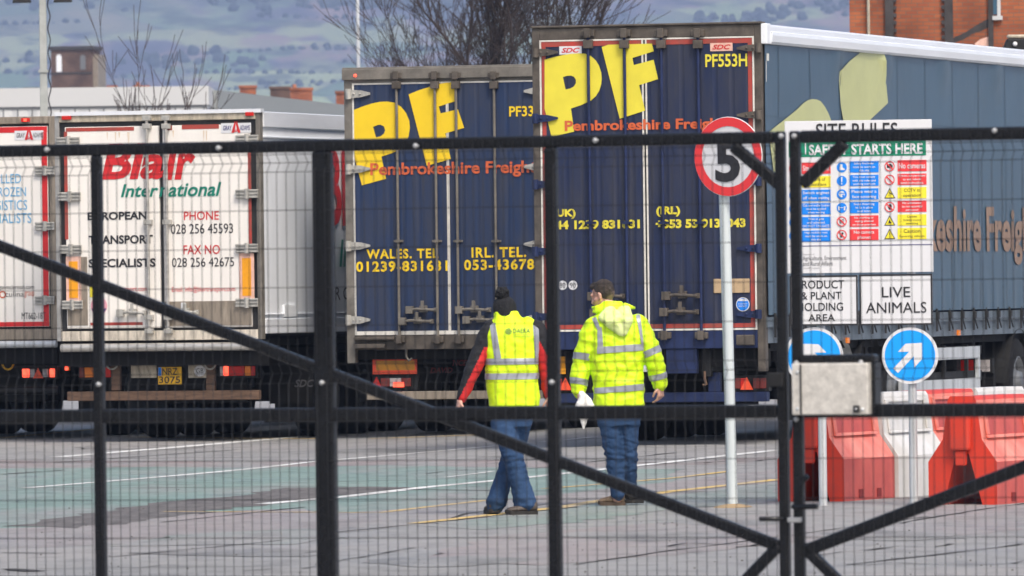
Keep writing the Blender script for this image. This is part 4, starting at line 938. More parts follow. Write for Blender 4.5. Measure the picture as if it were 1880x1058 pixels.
def gate_leaf_right():
    T = GR; E = T.empty('gate_leaf')
    tag(E, 'black steel gate leaf carrying the pale lock box, right of the latch', 'gate', 'pair of gate leaves')
    xr = 4.6; z2 = T.uv(1700, 247)[1]; zm2 = T.uv(1740, 751)[1]
    rail(E, T, 'top_rail', .03, ztop, xr, ztop, .062); rail(E, T, 'middle_rail', .03, zmid, xr, zmid, .066); rail(E, T, 'bottom_rail', .03, zbot, xr, zbot, .06)
    rail(E, T, 'stile', 0, .04, 0, ztop + .03, .050, .06); rail(E, T, 'stile', xr + .03, .04, xr + .03, ztop + .03, .06, .06)
    rail(E, T, 'post', 2.2, zbot + .03, 2.2, ztop - .03, .06, .058)
    p, q = T.uv(1472, 340), T.uv(1552, 262); rail(E, T, 'corner_brace', p[0], p[1], q[0], q[1], .06, .046)
    p, q = T.uv(1478, 1012), T.uv(1880, 858); sl = (q[1] - p[1]) / (q[0] - p[0]); rail(E, T, 'diagonal_brace', p[0], p[1], xr, p[1] + sl * (xr - p[0]), .062, .046)
    p, q = T.uv(1474, 1003), T.uv(1590, 1116); rail(E, T, 'corner_brace', p[0], p[1], q[0], max(q[1], zbot), .055, .046)
    mesh_panel(E, .035, 2.175, rows, folds, .06, ztop + .012); mesh_panel(E, 2.225, xr - .03, rows, folds, .06, ztop + .012)
    bolts(E, T, [(1457, 250), (1825, 240), (1461, 667), (1580, 666), (1461, 770)])
    # lock box
    x0, x1, z0, z1 = T.box(1454, 667, 1595, 762, -.09)
    bx = MB().box(x0, x1, -.10, .06, z0, z1).build('lock_box', M['alu_plate'], E, .008)
    rail(E, T, 'box_rail', x0 + .02, z1 + .021, x1 + .015, z1 + .021, .04, .09)
    MB().box(x1 + .001, x1 + .02, -.05, .05, z0, z1).build('box_edge', BS, bx)
    xs = x0 + (x1 - x0) * .125; MB().box(xs - .004, xs + .004, -.105, -.1005, z0 + .004, z1 - .004).build('seam', M['gasket'], bx)
    xk, zk = T.uv(1573, 751, -.1); MB().box(xk - .016, xk + .016, -.112, -.1005, zk - .018, zk + .018).build('keyhole_plate', M['gasket'], bx, .003)
    MB().lathe([(-.006, 0), (-.006, .006), (0, .006)], (xk, -.1125, zk), 'y', 8).build('keyhole', M['bolt'], bx)
    for px, py in ((1464, 751), (1583, 752), (1464, 684)):
        x, z = T.uv(px, py, -.1); MB().lathe([(-.006, 0), (-.006, .007), (0, .009)], (x, -.1005, z), 'y', 8).build('rivet', M['galv'], bx)
    p, q = T.uv(1470, 930), T.uv(1512, 929); MB().tube([(p[0] - .02, -.05, p[1]), (p[0], -.09, p[1]), (q[0], -.09, q[1])], .014, 8).build('drop_bolt_handle', BS, E)
    x, z = T.uv(1466, 954); MB().box(x - .035, x + .03, -.07, -.032, z - .012, z + .012).build('latch_clasp', M['bolt'], E, .004)
    p, q = T.uv(1480, 885), T.uv(1492, 873); MB().tube([(p[0] - .01, -.06, p[1] - .06), (p[0], -.07, p[1]), (q[0], -.08, q[1])], .013, 8).build('latch_lever', BS, E)
    return E
gate_leaf_left(); gate_leaf_right()

# ================================================================== signs
def pole_base(E, z=0.0): pass
def speed_sign():
    b = gp(1345, 932); T = Fr((b.x, b.y, 0), R(33))
    E = bpy.data.objects.new('speed_limit_sign', None); col.objects.link(E); E.location = b
    E.rotation_euler = (0, R(-1.0), -R(33))
    tag(E, 'round red and white speed limit sign reading 5 on a leaning grey pole', 'road sign')
    s = 231.0; zc = (932 - 290) / s; r = 71.5 / s
    MB().tube([(0, 0, -.05), (0, 0, zc + .22)], .043, 18).build('pole', mat('pale grey pole paint', (.56, .62, .63), .45, .1, .10, 5, stretch=(2, 2, .3)), E)
    sx = .085; r *= 1.01
    d = MB().lathe([(-.062, 0.0), (-.062, r), (-.058, r + .004), (-.050, r), (-.050, 0)], (sx, 0, zc), 'y', 40, 0, False).build('sign_plate', M['white_sign'], E)
    MB().ring(sx, zc, r * .775, r * .998, -.0655).build('red_ring', M['red_sign'], d)
    hh = .53 * r; MB().text('5', sx - .120, sx + .112, zc - .035 - hh, zc - .035 + hh, -.068, 0, bold=.035).build('numeral', M['ink'], d)
    q = MB(); q.box(-.06, sx + .1, -.0495, .06, zc + .1, zc + .14); q.box(-.06, sx + .1, -.0495, .06, zc - .14, zc - .1); q.build('clip', M['galv'], E)
    MB().lathe([(0, .16), (.012, .14), (.03, .05)], (0, 0, 0), 'z', 18).build('base_collar', mat('ochre mortar', (.30, .22, .13), .9, var=.3), E)
speed_sign()

BD = solve_frame(1442, 1712, 400, 1.2, R(12)); 
def board():
    # keep the width measured from the photograph but let the posts set the distance
    b1 = gp(1505, 930); b2 = gp(1681, 926); th = R(8)
    Ym = (b1.y + b2.y) / 2
    W = 1.19; p = at(1442, 400, Ym + .08); T = Fr((p.x, p.y, 0), th); W = T.uv(1712, 400)[0]
    E = T.empty('notice_board')
    tag(E, 'large white site rules notice board with coloured safety pictograms on two grey posts', 'notice board')
    for b, nm in ((b1, 0), (b2, 1)):
        d = b - T.O; x = d.dot(T.ex); y = .07
        MB().tube([(x, y, -.05), (x, y, T.uv(1600, 230)[1])], .034, 16).build('post', M['galv'], E)
    def bx(a, b, c, d): return T.box(a, b, c, d)
    x0, x1, z0, z1 = bx(1442, 221, 1712, 501)
    B = MB().box(x0, x1, 0, .012, z0, z1).build('rules_board', M['white_sign'], E, .003)
    def label(a, b, c, d, mt, lines, ink, bold=.012, pad=.08, hts=None):
        X0, X1, Z0, Z1 = bx(a, b, c, d); mb = MB(); mb.box(X0, X1, -.0035, -.0004, Z0, Z1, 0); n = len(lines); H = Z1 - Z0
        mx = max(text_w(l, bold) for l in lines)
        for i, l in enumerate(lines):
            k = 1.0 if not hts else hts[i]
            hh = H * (.62 if n == 1 else .36 if n == 2 else .25) * k * .82
            wd = min((X1 - X0) * (1 - pad), text_w(l, bold) * hh / .72 * 1.0); wd = min(wd, (X1 - X0) * .92); zc = Z1 - H * (i + .5) / n * .94 - H * .03; xc = (X0 + X1) / 2
            desc = hh * .22 if any(ch in 'gpqy' for ch in l) else 0
            mb.text(l, xc - wd / 2, xc + wd / 2, zc - hh / 2 - desc, zc + hh / 2, -.0055, 1, bold=bold)
        return mb.build('rule_label', [mt, ink], B)
    RS, BL, YL, WH, IK = M['red_sign'], M['blue_sign'], M['yellow_sign'], M['white_sign'], M['ink']
    X0, X1, Z0, Z1 = bx(1448, 259, 1700, 287); mb = MB(); mb.box(X0, X1, -.0035, -.0004, Z0, Z1, 0)
    a, b_, c, d = bx(1485, 264, 1694, 284); mb.text('SAFETY STARTS HERE', a, b_, c, d, -.0055, 1, bold=.03)
    a, b_, c, d = bx(1478, 263, 1480, 284); mb.box(a, b_, -.006, -.0036, c, d, 1); a, b_, c, d = bx(1452, 266, 1471, 282); mb.poly([(a, c), (b_, c), ((a + b_) / 2, d)], -.0055, 1)
    mb.build('green_banner', [M['green_sign'], WH], B)
    a, b_, c, d = bx(1498, 226, 1648, 254); MB().text('SITE RULES', a, b_, c, d, -.0055, 0, bold=.008).build('heading', IK, B)
    cols = [(1472, 1525, 2.5, [(RS, ['Site speed limit'], WH), (YL, ['Beware of', 'pedestrians'], IK), (BL, ['Switch engines', 'off when waiting'], WH), (BL, ['Cab and trailer brakes', 'must be applied', 'when waiting'], WH), (BL, ['Wait at gate', 'until admitted.', 'DO NOT TAILGATE'], WH), (BL, ['High visibility vest', 'must be worn on', 'this site'], WH)]),
            (1560, 1613, 0, [(BL, ['Safety footwear', 'must be worn on', 'this site'], WH), (BL, ['You must comply', 'with site rules and', 'working methods'], WH), (BL, ['Please wear a', 'face covering'], WH), (BL, ['Social distancing', 'to be in place', 'at all times'], WH), (RS, ['No smoking or', 'vaping allowed', 'on these premises'], WH), (RS, ['No camera', 'phones'], WH)]),
            (1648, 1701, -2.2, [(RS, ['No cameras'], WH), (RS, ['Drivers not permitted', 'to exit vehicle', 'await instructions'], WH), (YL, ['CCTV in', 'operation'], IK), (RS, ['No admittance', 'to non essential', 'personnel'], WH), (YL, ['Caution', 'forklift trucks', 'operating'], IK), (YL, ['Caution', 'Reversing vehicles'], IK)])]
    for ci, (xa, xb, dy, items) in enumerate(cols):
        for i, (mt, ls, ink) in enumerate(items):
            yt = 296.3 + 24.9 * i + dy
            label(xa, yt, xb, yt + 20.5, mt, ls, ink, bold=.012 if ink is WH else 0.0, hts=(1.15, .75) if ls[0] == 'Caution' and len(ls) == 2 else None)
    def icon(px, py, kind, glyph=None):
        x, z = T.uv(px, py); r = 9.3 / 231; mb = MB(); P = lambda L: [(x + u * r, z + v * r) for u, v in L]
        y0, y1, y2 = -.003, -.005, -.007
        if kind == 'b':
            mb.disc(x, z, r, y0, 0); mats = [BL, WH]
            if glyph == 'boot': mb.poly(P([(-.3, .6), (.15, .6), (.15, 0), (.6, -.3), (.6, -.55), (-.45, -.55), (-.4, 0)]), y1, 1)
            elif glyph == '!': mb.poly(P([(-.16, .75), (.16, .75), (.08, -.3), (-.08, -.3)]), y1, 1); mb.disc(x, z - r * .6, r * .14, y1, 1, 12)
            elif glyph == 'face': mb.disc(x, z + r * .05, r * .62, y1, 1, 20); mb.poly(P([(-.5, .15), (.6, .15), (.6, .3), (-.5, .3)]), y2, 0); mb.poly(P([(.1, -.1), (.5, -.05), (.45, -.45), (.15, -.5)]), y2, 0)
            elif glyph == 'dist': mb.poly(P([(-.75, .3), (-.45, .3), (-.4, -.5), (-.7, -.5)]), y1, 1); mb.poly(P([(.45, .3), (.75, .3), (.7, -.5), (.4, -.5)]), y1, 1); mb.poly(P([(-.35, -.02), (.35, -.02), (.35, .1), (-.35, .1)]), y1, 1)
            else: mb.disc(x, z + r * .35, r * .2, y1, 1, 12); mb.poly(P([(-.3, .1), (.3, .1), (.2, -.6), (-.2, -.6)]), y1, 1)
        elif kind == 'p':
            mats = [WH, RS, IK]; mb.disc(x, z, r, y0, 0); mb.ring(x, z, r * .82, r, y2, 1, 28)
            a = .57; t = .09; mb.poly(P([(-a - t, a - t), (-a + t, a + t), (a + t, -a + t), (a - t, -a - t)]), -.0085, 1)
            if glyph == 'cam': mb.poly(P([(-.55, .25), (-.2, .25), (-.1, .45), (.3, .45), (.4, .25), (.6, .2), (.6, -.35), (-.55, -.35)]), y1, 2)
            elif glyph == 'hand': mb.poly(P([(-.3, -.1), (-.2, .4), (0, .55), (.25, .5), (.45, .2), (.35, -.3), (.1, -.6), (-.2, -.45)]), y1, 2)
            elif glyph == 'cig':
                for k in (-.2, .05, .3): mb.poly(P([(-.45, -.35 + k), (.45, .15 + k), (.45, .25 + k), (-.45, -.25 + k)]), y1, 2)
            elif glyph == 'phone': mb.poly(P([(-.35, -.4), (-.05, -.6), (.4, .35), (.1, .55)]), y1, 2)
            elif glyph == '5': mb.text('5', x - r * .3, x + r * .3, z - r * .45, z + r * .45, y1, 2)
        else:
            mats = [IK, YL]; mb.poly(P([(-1.1, -1), (1.1, -1), (0, 1.05)]), y0, 0); mb.poly(P([(-.85, -.84), (.85, -.84), (0, .72)]), y1, 1)
            if glyph == '!': mb.poly(P([(-.09, .35), (.09, .35), (.04, -.35), (-.04, -.35)]), y2, 0); mb.disc(x, z - r * .58, r * .1, y2, 0, 10)
            elif glyph == 'cctv': mb.poly(P([(-.2, .15), (-.1, .3), (.5, -.15), (.4, -.35)]), y2, 0); mb.poly(P([(-.4, -.6), (-.33, -.6), (0, -.1), (-.07, -.1)]), y2, 0)
            elif glyph == 'fork': mb.poly(P([(-.25, -.6), (.35, -.6), (.35, -.3), (.1, -.25), (.05, .15), (-.05, .15), (-.25, -.3)]), y2, 0); mb.poly(P([(-.5, -.6), (-.3, -.6), (-.3, -.54), (-.5, -.54)]), y2, 0)
            else: mb.poly(P([(-.12, .2), (.12, .2), (.2, -.6), (-.2, -.6)]), y2, 0)
        mb.build('pictogram', mats, B)
    for i, (k, g) in enumerate([('p', '5'), ('w', 'man'), ('b', 'eng'), ('b', 'brk'), ('b', 'gate'), ('b', 'vest')]): icon(1458, 309 + 24.9 * i, k, g)
    for i, (k, g) in enumerate([('b', 'boot'), ('b', '!'), ('b', 'face'), ('b', 'dist'), ('p', 'cig'), ('p', 'phone')]): icon(1545.5, 307.5 + 24.8 * i, k, g)
    for i, (k, g) in enumerate([('p', 'cam'), ('p', ''), ('w', 'cctv'), ('p', 'hand'), ('w', 'fork'), ('w', '!')]): icon(1633.5, 305.3 + 24.9 * i, k, g)
    a, b_, c, d = bx(1448, 450, 1712, 451.2); MB().box(a, b_, -.003, -.0004, c, d).build('rule_line', M['navy_ink'], B)
    mb = MB()
    for s, q in (('Department of', (1474, 466, 1495, 469)), ('Agriculture, Environment', (1474, 470, 1554, 480)), ('and Rural Affairs', (1474, 480, 1529, 488)), ('www.daera-ni.gov.uk', (1474, 491, 1504, 494))):
        a, b_, c, d = bx(*q); mb.text(s, a, b_, c, d, -.004, 0)
    mb.build('department_name', M['grey_ink'], B)
    for q, lines in (((1450, 506, 1575, 598), [('PRODUCT', 1463, 515, 1550, 530), ('& PLANT', 1471, 536, 1545, 550), ('HOLDING', 1464, 556, 1548, 571), ('AREA', 1484, 577, 1533, 590)]),
                     ((1578, 503.5, 1712, 597), [('LIVE', 1619, 527, 1671, 546), ('ANIMALS', 1590, 555, 1701, 575)])):
        X0, X1, Z0, Z1 = bx(*q); mb = MB(); mb.box(X0, X1, 0, .012, Z0, Z1, 0); t = .013
        mb.box(X0, X1, -.003, -.0004, Z1 - t, Z1, 1); mb.box(X0, X1, -.003, -.0004, Z0, Z0 + t, 1); mb.box(X0, X0 + t, -.003, -.0004, Z0 + t, Z1 - t, 1); mb.box(X1 - t, X1, -.003, -.0004, Z0 + t, Z1 - t, 1)
        for s, *qq in lines: a, b_, c, d = bx(*qq); mb.text(s, a, b_, c, d, -.004, 1, bold=.006)
        mb.build('direction_panel', [WH, IK], E)
    return T
TBD = board()
def arrow_sign(px, py, r, b, rot, label):
    x, z = TBD.uv(px, py, .026)
    E = TBD.sub(x, .026, z).empty('direction_sign'); tag(E, label, 'road sign', 'round blue arrow signs'); rr = r / 231.0
    d = MB().lathe([(-.010, 0), (-.010, rr), (0, rr), (0, 0)], (0, 0, 0), 'y', 44, 0, False).build('sign_plate', M['white_sign'], E)
    MB().disc(0, 0, rr * .895, -.0125, 0, 44).build('blue_face', M['arrow_blue'], d)
    A = [(-.10, -.78), (.10, -.78), (.10, .12), (.36, -.10), (.36, .22), (0, .62), (-.36, .22), (-.36, -.10), (-.10, .12)]
    A = [(-.115, -.74), (.115, -.74), (.115, .08), (.40, -.20), (.40, .20), (.0, .62), (-.40, .20), (-.40, -.20), (-.115, .08)]
    c, s = math.cos(rot), math.sin(rot)
    MB().poly([(rr * (u * c - v * s), rr * (u * s + v * c)) for u, v in A], -.0145).build('arrow', M['white_sign'], d)
    q = MB(); q.box(-.06, .06, .001, .03, .06, .10); q.box(-.06, .06, .001, .03, -.10, -.06); q.build('clip', M['galv'], E)
arrow_sign(1671, 653, 52, (1681, 926), R(-44), 'round blue sign with a white diagonal arrow, in full view below the live animals panel')
arrow_sign(1495, 655, 54, (1505, 930), R(44), 'round blue arrow sign half hidden behind the gate stile and lock box')

# ================================================================== water filled barriers
M['bar_red'] = mat('red plastic', (0.70, 0.040, 0.014), 0.38, 0, 0.0, 3, c2=(0.50, 0.05, 0.03), bump=.1, bscale=8)
M['bar_skylit'] = mat('sky-lit red plastic', (0.80, 0.30, 0.23), 0.42, 0, 0, 3.5, c2=(0.64, 0.12, 0.085), stretch=(1, 1, .6), bump=.1, bscale=8)  # same red, paler: sky light on slopes and upper sides put into colour
M['bar_shaded'] = mat('shaded red plastic', (0.62, 0.115, 0.085), 0.42, 0, 0, 3.0, c2=(0.40, 0.05, 0.042), stretch=(1, 1, .8), bump=.1, bscale=8)  # same red, darker: shade of the lower sides put into the colour
M['bar_white'] = mat('white plastic', (0.68, 0.69, 0.70), 0.42, 0, 0, 2.6, c2=(0.50, 0.47, 0.42), stretch=(1, 1, .5), bump=.1, bscale=8)
def barrier(p, th, mt, mside, label):
    E = Fr((p.x, p.y, gh(p.x, p.y)), th).empty('traffic_barrier'); tag(E, label, 'traffic barrier', 'plastic traffic barriers')
    L, H = 1.12, .86
    half = [(.29, 0), (.29, .34), (.165, .52), (.12, H - .03), (.10, H)]
    prof = half + [(-x, z) for x, z in reversed(half)]
    # outer shell with an open arch through the foot of each end
    mb = MB(); n = len(prof)
    arch = [(-.165, 0), (-.055, .40), (.055, .40), (.165, 0)]
    def cap(y, flip):
        bm_fill(mb, [(x, z) for x, z in half] + [(-x, z) for x, z in reversed(half)] + arch, None, y, 0)
    cap(0.0, 0); cap(L, 1)
    V = [(x, 0, z) for x, z in prof] + [(x, L, z) for x, z in prof]
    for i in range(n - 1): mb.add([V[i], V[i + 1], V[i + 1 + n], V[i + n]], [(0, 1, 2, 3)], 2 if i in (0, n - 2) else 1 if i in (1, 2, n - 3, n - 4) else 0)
    A = [(x, 0, z) for x, z in arch] + [(x, L, z) for x, z in arch]
    for i in range(3): mb.add([A[i], A[i + 1], A[i + 5], A[i + 4]], [(0, 1, 2, 3)], 0)
    mlow = M['bar_shaded'] if mt is M['bar_red'] else mside  # lower sides and inset panel of red barriers get the shaded copy
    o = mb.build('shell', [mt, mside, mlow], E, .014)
    for s in (-1, 1):
        # sunken-looking upper panel: a raised surround on the side, following its slope
        q = MB()
        def on(y, t, off): # t 0..1 from shoulder to top
            x = .165 + (.12 - .165) * t + off; z = .52 + (H - .03 - .52) * t; return (s * x, y, z)
        fr = [(.10, .16, .10, .92), (L - .16, L - .10, .10, .92)]
        for y0, y1, t0, t1 in fr + [(.16, L - .16, .84, .92)]:
            q.hexa([on(y0, t0, .001), on(y1, t0, .001), on(y1, t1, .001), on(y0, t1, .001)], [on(y0, t0, .020), on(y1, t0, .020), on(y1, t1, .020), on(y0, t1, .020)])
        q.hexa([on(.10, .02, .001), on(L - .10, .02, .001), on(L - .10, .10, .001), on(.10, .10, .001)], [on(.10, .02, .028), on(L - .10, .02, .028), on(L - .10, .10, .020), on(.10, .10, .020)])
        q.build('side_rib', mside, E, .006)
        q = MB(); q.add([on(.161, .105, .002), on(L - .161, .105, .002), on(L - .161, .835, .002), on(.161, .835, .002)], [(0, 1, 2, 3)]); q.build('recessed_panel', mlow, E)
        q = MB()
        for y in (.32, .72): q.box(s * .2905 if s > 0 else -.296, .296 if s > 0 else -.2905, y, y + .09, .02, .09)
        q.build('drain_slot', M['bar_dark'], E)
    q = MB(); q.box(-.085, .085, -.075, -.001, .43, H - .06); q.build('end_column', mt, E, .02)
    q = MB(); q.box(-.045, .045, -.055, -.001, .31, .428); q.build('end_hook', mt, E, .012)
    return E
M['bar_dark'] = mat('dark recess plastic', (0.20, 0.012, 0.010), 0.6)
BT = R(24)
b1 = gp(1489, 921); ex = Vector((math.cos(BT), -math.sin(BT), 0)); ey = Vector((math.sin(BT), math.cos(BT), 0))
RD_, PK_, WT_ = M['bar_red'], M['bar_skylit'], M['bar_white']
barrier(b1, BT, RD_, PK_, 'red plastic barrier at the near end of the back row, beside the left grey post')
barrier(b1 + ey * 1.16 + ex * .02, BT, WT_, WT_, 'white plastic barrier between two red ones, behind the right grey post')
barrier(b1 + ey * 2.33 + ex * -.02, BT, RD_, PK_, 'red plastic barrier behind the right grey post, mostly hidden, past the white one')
barrier(b1 + ey * 3.50, BT, WT_, WT_, 'white plastic barrier farthest back, top edge seen over the front red one')
b2 = gp(1768, 927)
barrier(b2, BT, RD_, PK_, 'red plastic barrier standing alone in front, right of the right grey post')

# ================================================================== people
class Body:
    def __init__(s): s.mb = MB()
    def chain(s, pts, rad, n=16, cap=3, m=0, sq=None):
        """closed tapering limb with round ends; rad = r or (r across, r along y)"""
        pts = [Vector(p) for p in pts]; rad = [q if isinstance(q, tuple) else (q, q) for q in rad]
        d0 = (pts[0] - pts[1]).normalized(); d1 = (pts[-1] - pts[-2]).normalized()
        P, Q = [], []
        for k in range(cap):
            a = (k + .35) / (cap + .35) * math.pi / 2; r = rad[0]; P.append(pts[0] + d0 * (min(r) * math.cos(a))); Q.append((r[0] * math.sin(a), r[1] * math.sin(a)))
        P += pts; Q += rad
        for k in reversed(range(cap)):
            a = (k + .35) / (cap + .35) * math.pi / 2; r = rad[-1]; P.append(pts[-1] + d1 * (min(r) * math.cos(a))); Q.append((r[0] * math.sin(a), r[1] * math.sin(a)))
        V, F = [], []; N = len(P)
        for i, p in enumerate(P):
            d = (P[min(i + 1, N - 1)] - P[max(i - 1, 0)]).normalized()
            yv = Vector((0, 1, 0)); yv = yv - d * yv.dot(d)
            if yv.length < .2: yv = Vector((0, 0, 1)) - d * d.z
            yv.normalize(); xv = yv.cross(d)
            for k in range(n):
                a = 2 * math.pi * k / n; V.append(p + xv * (math.cos(a) * Q[i][0]) + yv * (math.sin(a) * Q[i][1]))
        for i in range(N - 1):
            for k in range(n): F.append((i * n + k, i * n + (k + 1) % n, (i + 1) * n + (k + 1) % n, (i + 1) * n + k))
        F += [tuple(range(n))[::-1], tuple((N - 1) * n + k for k in range(n))]
        s.mb.add(V, F, m, True); return s
    def rings(s, R_, n=28, m=0, ex=2.4):
        """stack of horizontal super-ellipses (cx, cy, z, rx, ry)"""
        V, F = [], []
        for (cx_, cy_, z, rx, ry) in R_:
            for k in range(n):
                a = 2 * math.pi * k / n; c, q = math.cos(a), math.sin(a)
                V.append((cx_ + rx * math.copysign(abs(c) ** (2 / ex), c), cy_ + ry * math.copysign(abs(q) ** (2 / ex), q), z))
        N = len(R_)
        for i in range(N - 1):
            for k in range(n): F.append((i * n + k, i * n + (k + 1) % n, (i + 1) * n + (k + 1) % n, (i + 1) * n + k))
        F += [tuple(range(n))[::-1], tuple((N - 1) * n + k for k in range(n))]
        s.mb.add(V, F, m, True); return s
    def ball(s, c, r, n=16):
        rx, ry, rz = r if isinstance(r, tuple) else (r, r, r); V, F = [], []
        m_ = 10
        for i in range(1, m_):
            a = math.pi * i / m_
            for k in range(n): b = 2 * math.pi * k / n; V.append((c[0] + rx * math.sin(a) * math.cos(b), c[1] + ry * math.sin(a) * math.sin(b), c[2] + rz * math.cos(a)))
        for i in range(m_ - 2):
            for k in range(n): F.append((i * n + k, (i + 1) * n + k, (i + 1) * n + (k + 1) % n, i * n + (k + 1) % n))
        F += [tuple(range(n)), tuple((m_ - 2) * n + k for k in range(n))[::-1]]
        s.mb.add(V, F, 0, True); return s
    def solid(s, name, mt, parent, voxel=.012, smooth=4, wr=0.0, wf=9.0, wst=(1, 1, 1), fn=None, mats=None):
        """fuse everything into one continuous skin"""
        me = s.mb.mesh(name, mt); o = bpy.data.objects.new(name, me); col.objects.link(o)
        r = o.modifiers.new('fuse', 'REMESH'); r.mode = 'VOXEL'; r.voxel_size = voxel
        q = o.modifiers.new('soft', 'SMOOTH'); q.iterations = smooth; q.factor = .5
        dg = bpy.context.evaluated_depsgraph_get(); dg.update()
        nm = bpy.data.meshes.new_from_object(o.evaluated_get(dg)); o.modifiers.clear(); o.data = nm; nm.name = name
        if not nm.materials:
            for q_ in (mt if isinstance(mt, list) else [mt]): nm.materials.append(q_)
        if wr:
            N = [v.normal.copy() for v in nm.vertices]
            for v, nn in zip(nm.vertices, N):
                p = Vector((v.co.x * wst[0], v.co.y * wst[1], v.co.z * wst[2])) * wf
                t = noise.noise(p) + .5 * noise.noise(p * 2.3) ; t2 = -abs(noise.noise(p * 1.3 + Vector((9, 3, 1)))) * 1.4
                v.co += nn * (wr * (t + t2 + .35) * (fn(v.co) if fn else 1.0))
        for p in nm.polygons: p.use_smooth = True
        if parent: o.parent = parent
        nm.update(); return o

def bvh_of(*objs):
    V, F = [], []
    for o in objs:
        n = len(V); V += [v.co.copy() for v in o.data.vertices]; F += [tuple(n + i for i in p.vertices) for p in o.data.polygons]
    return BVHTree.FromPolygons(V, F)

def strip_back(bv, rows_, off=.006):
    """grid of (x,z) points thrown onto the back of a garment"""
    V, F = [], []; w_ = len(rows_[0]); hits = []
    for r_ in rows_:
        for x, z in r_:
            h = bv.ray_cast(Vector((x, -2, z)), Vector((0, 1, 0)))
            hits.append(h[0] is not None); V.append(h[0] + h[1] * off if h[0] is not None else Vector((x, 0, z)))
    for i in range(len(rows_) - 1):
        for j in range(w_ - 1):
            q = (i * w_ + j, i * w_ + j + 1, (i + 1) * w_ + j + 1, (i + 1) * w_ + j)
            if all(hits[k] for k in q): F.append(q)
    return V, F

def quad_rows(a, b, c, d, nu=14, nv=4):
    """a-b top edge, d-c bottom edge"""
    f = lambda p, q, t: (p[0] + (q[0] - p[0]) * t, p[1] + (q[1] - p[1]) * t)
    return [[f(f(a, b, u / nu), f(d, c, u / nu), v / nv) for u in range(nu + 1)] for v in range(nv + 1)]

def ring_band(bv, c, axis, hw, out=.25, off=.006, n=40, inside=True, y=0):
    c = Vector(c); axis = Vector(axis).normalized(); u = axis.orthogonal().normalized(); v = axis.cross(u); V, F, ok = [], [], []
    for s_ in (-1, -.33, .33, 1):
        q = c + axis * (hw * s_)
        for k in range(n):
            a = 2 * math.pi * k / n; d = u * math.cos(a) + v * math.sin(a)
            h = bv.ray_cast(q, d, out)
            ok.append(h[0] is not None); V.append(h[0] + d * off if h[0] is not None else q + d * .08)
    for i in range(3):
        for k in range(n):
            f = (i * n + k, i * n + (k + 1) % n, (i + 1) * n + (k + 1) % n, (i + 1) * n + k)
            if all(ok[j] for j in f): F.append(f)
    return V, F

def hand(B, wrist, d, palmn, thumb, curl=.5, s=1.0):
    """palm, four unequal bent fingers and a thumb rooted at the side of the palm"""
    w_ = Vector(wrist); d = Vector(d).normalized(); n = Vector(palmn); n = (n - d * n.dot(d)).normalized(); a = d.cross(n) * thumb
    k = w_ + d * .085 * s
    B.chain([w_ - d * .02, w_ + d * .02 * s], [.027 * s, .028 * s], 10)
    for t in (-.030, -.010, .010, .030):
        B.chain([w_ + d * .015 * s + a * t * .7 * s, k + a * t * s], [.0155 * s, .0135 * s], 10)
    for i, (t, l) in enumerate(((.031, .068), (.0105, .077), (-.0105, .071), (-.031, .054))):
        c = curl + .08 * i; p = k + a * t * s; pts = [p - d * .012]; dd = d
        for seg, f in ((.45, .8), (.32, 1.1), (.23, .8)):
            dd = (dd * math.cos(c * f) + n * math.sin(c * f)).normalized() if True else dd
            p = p + dd * l * seg * s * 1.1; pts.append(p)
        B.chain(pts, [.0100 * s, .0095 * s, .0088 * s, .0075 * s], 8, 2)
    p = w_ + d * .03 * s + a * .030 * s; q = p + (d * .6 + a * .7 + n * .35).normalized() * .042 * s; r_ = q + (d * .85 + a * .05 + n * .5).normalized() * .035 * s
    B.chain([p, q, r_], [.0135 * s, .0115 * s, .009 * s], 8, 2)

M['skin'] = mat('skin', (0.58, 0.33, 0.25), 0.5, var=0.12, scale=14); M['skin'].node_tree.nodes['Principled BSDF'].inputs['Subsurface Weight'].default_value = .08
M['hair'] = mat('dark brown hair', (0.050, 0.036, 0.028), 0.6, var=.6, scale=60, bump=.7, bscale=160)
M['hair_short'] = mat('cropped hair over skin', (0.19, 0.13, 0.105), 0.6, var=.5, scale=120)
M['hivis'] = mat('fluorescent yellow fabric', (0.70, 0.98, 0.006), 0.62, var=.07, scale=9, bump=.25, bscale=26)
M['hivis2'] = mat('fluorescent yellow nylon', (0.67, 0.98, 0.006), 0.52, var=.07, scale=7, bump=.3, bscale=20)
M['hood'] = mat('pale lime lining', (0.84, 0.90, 0.52), 0.6, 0, 0, 5, c2=(0.70, 0.90, 0.16), bump=.3, bscale=18)
M['silver'] = mat('silver reflective tape', (0.36, 0.38, 0.42), 0.35, .25, var=.08, scale=30)
M['fleece'] = mat('black fleece', (0.013, 0.014, 0.018), .85, var=.3, scale=12, bump=.3, bscale=40)
M['red_cloth'] = mat('red fleece', (0.60, 0.018, 0.020), .75, var=.15, scale=9, bump=.3, bscale=30)
M['knit'] = mat('black knit', (0.010, 0.011, 0.014), .9, var=.35, scale=50, bump=.8, bscale=120)
def denim():
    m = mat('blue denim', (0.044, 0.090, 0.190), .85, 0, 0, 3.4, c2=(0.017, 0.044, 0.105), stretch=(1.4, 1.4, .8), bump=.35, bscale=40, thr=(.30, .78), spec=.2); return m
M['denim'] = denim()
M['hem_denim'] = mat('frayed pale denim hem', (0.16, 0.24, 0.36), .8, var=.3, scale=40)
M['boot_grey'] = mat('grey brown leather', (0.085, 0.068, 0.058), .65, var=.35, scale=16)
M['boot_tan'] = mat('tan suede', (0.24, 0.165, 0.105), .75, var=.3, scale=14)
M['sole'] = mat('dark rubber sole', (0.02, 0.018, 0.016), .8)
M['sole_tan'] = mat('brown rubber sole', (0.09, 0.06, 0.04), .8)
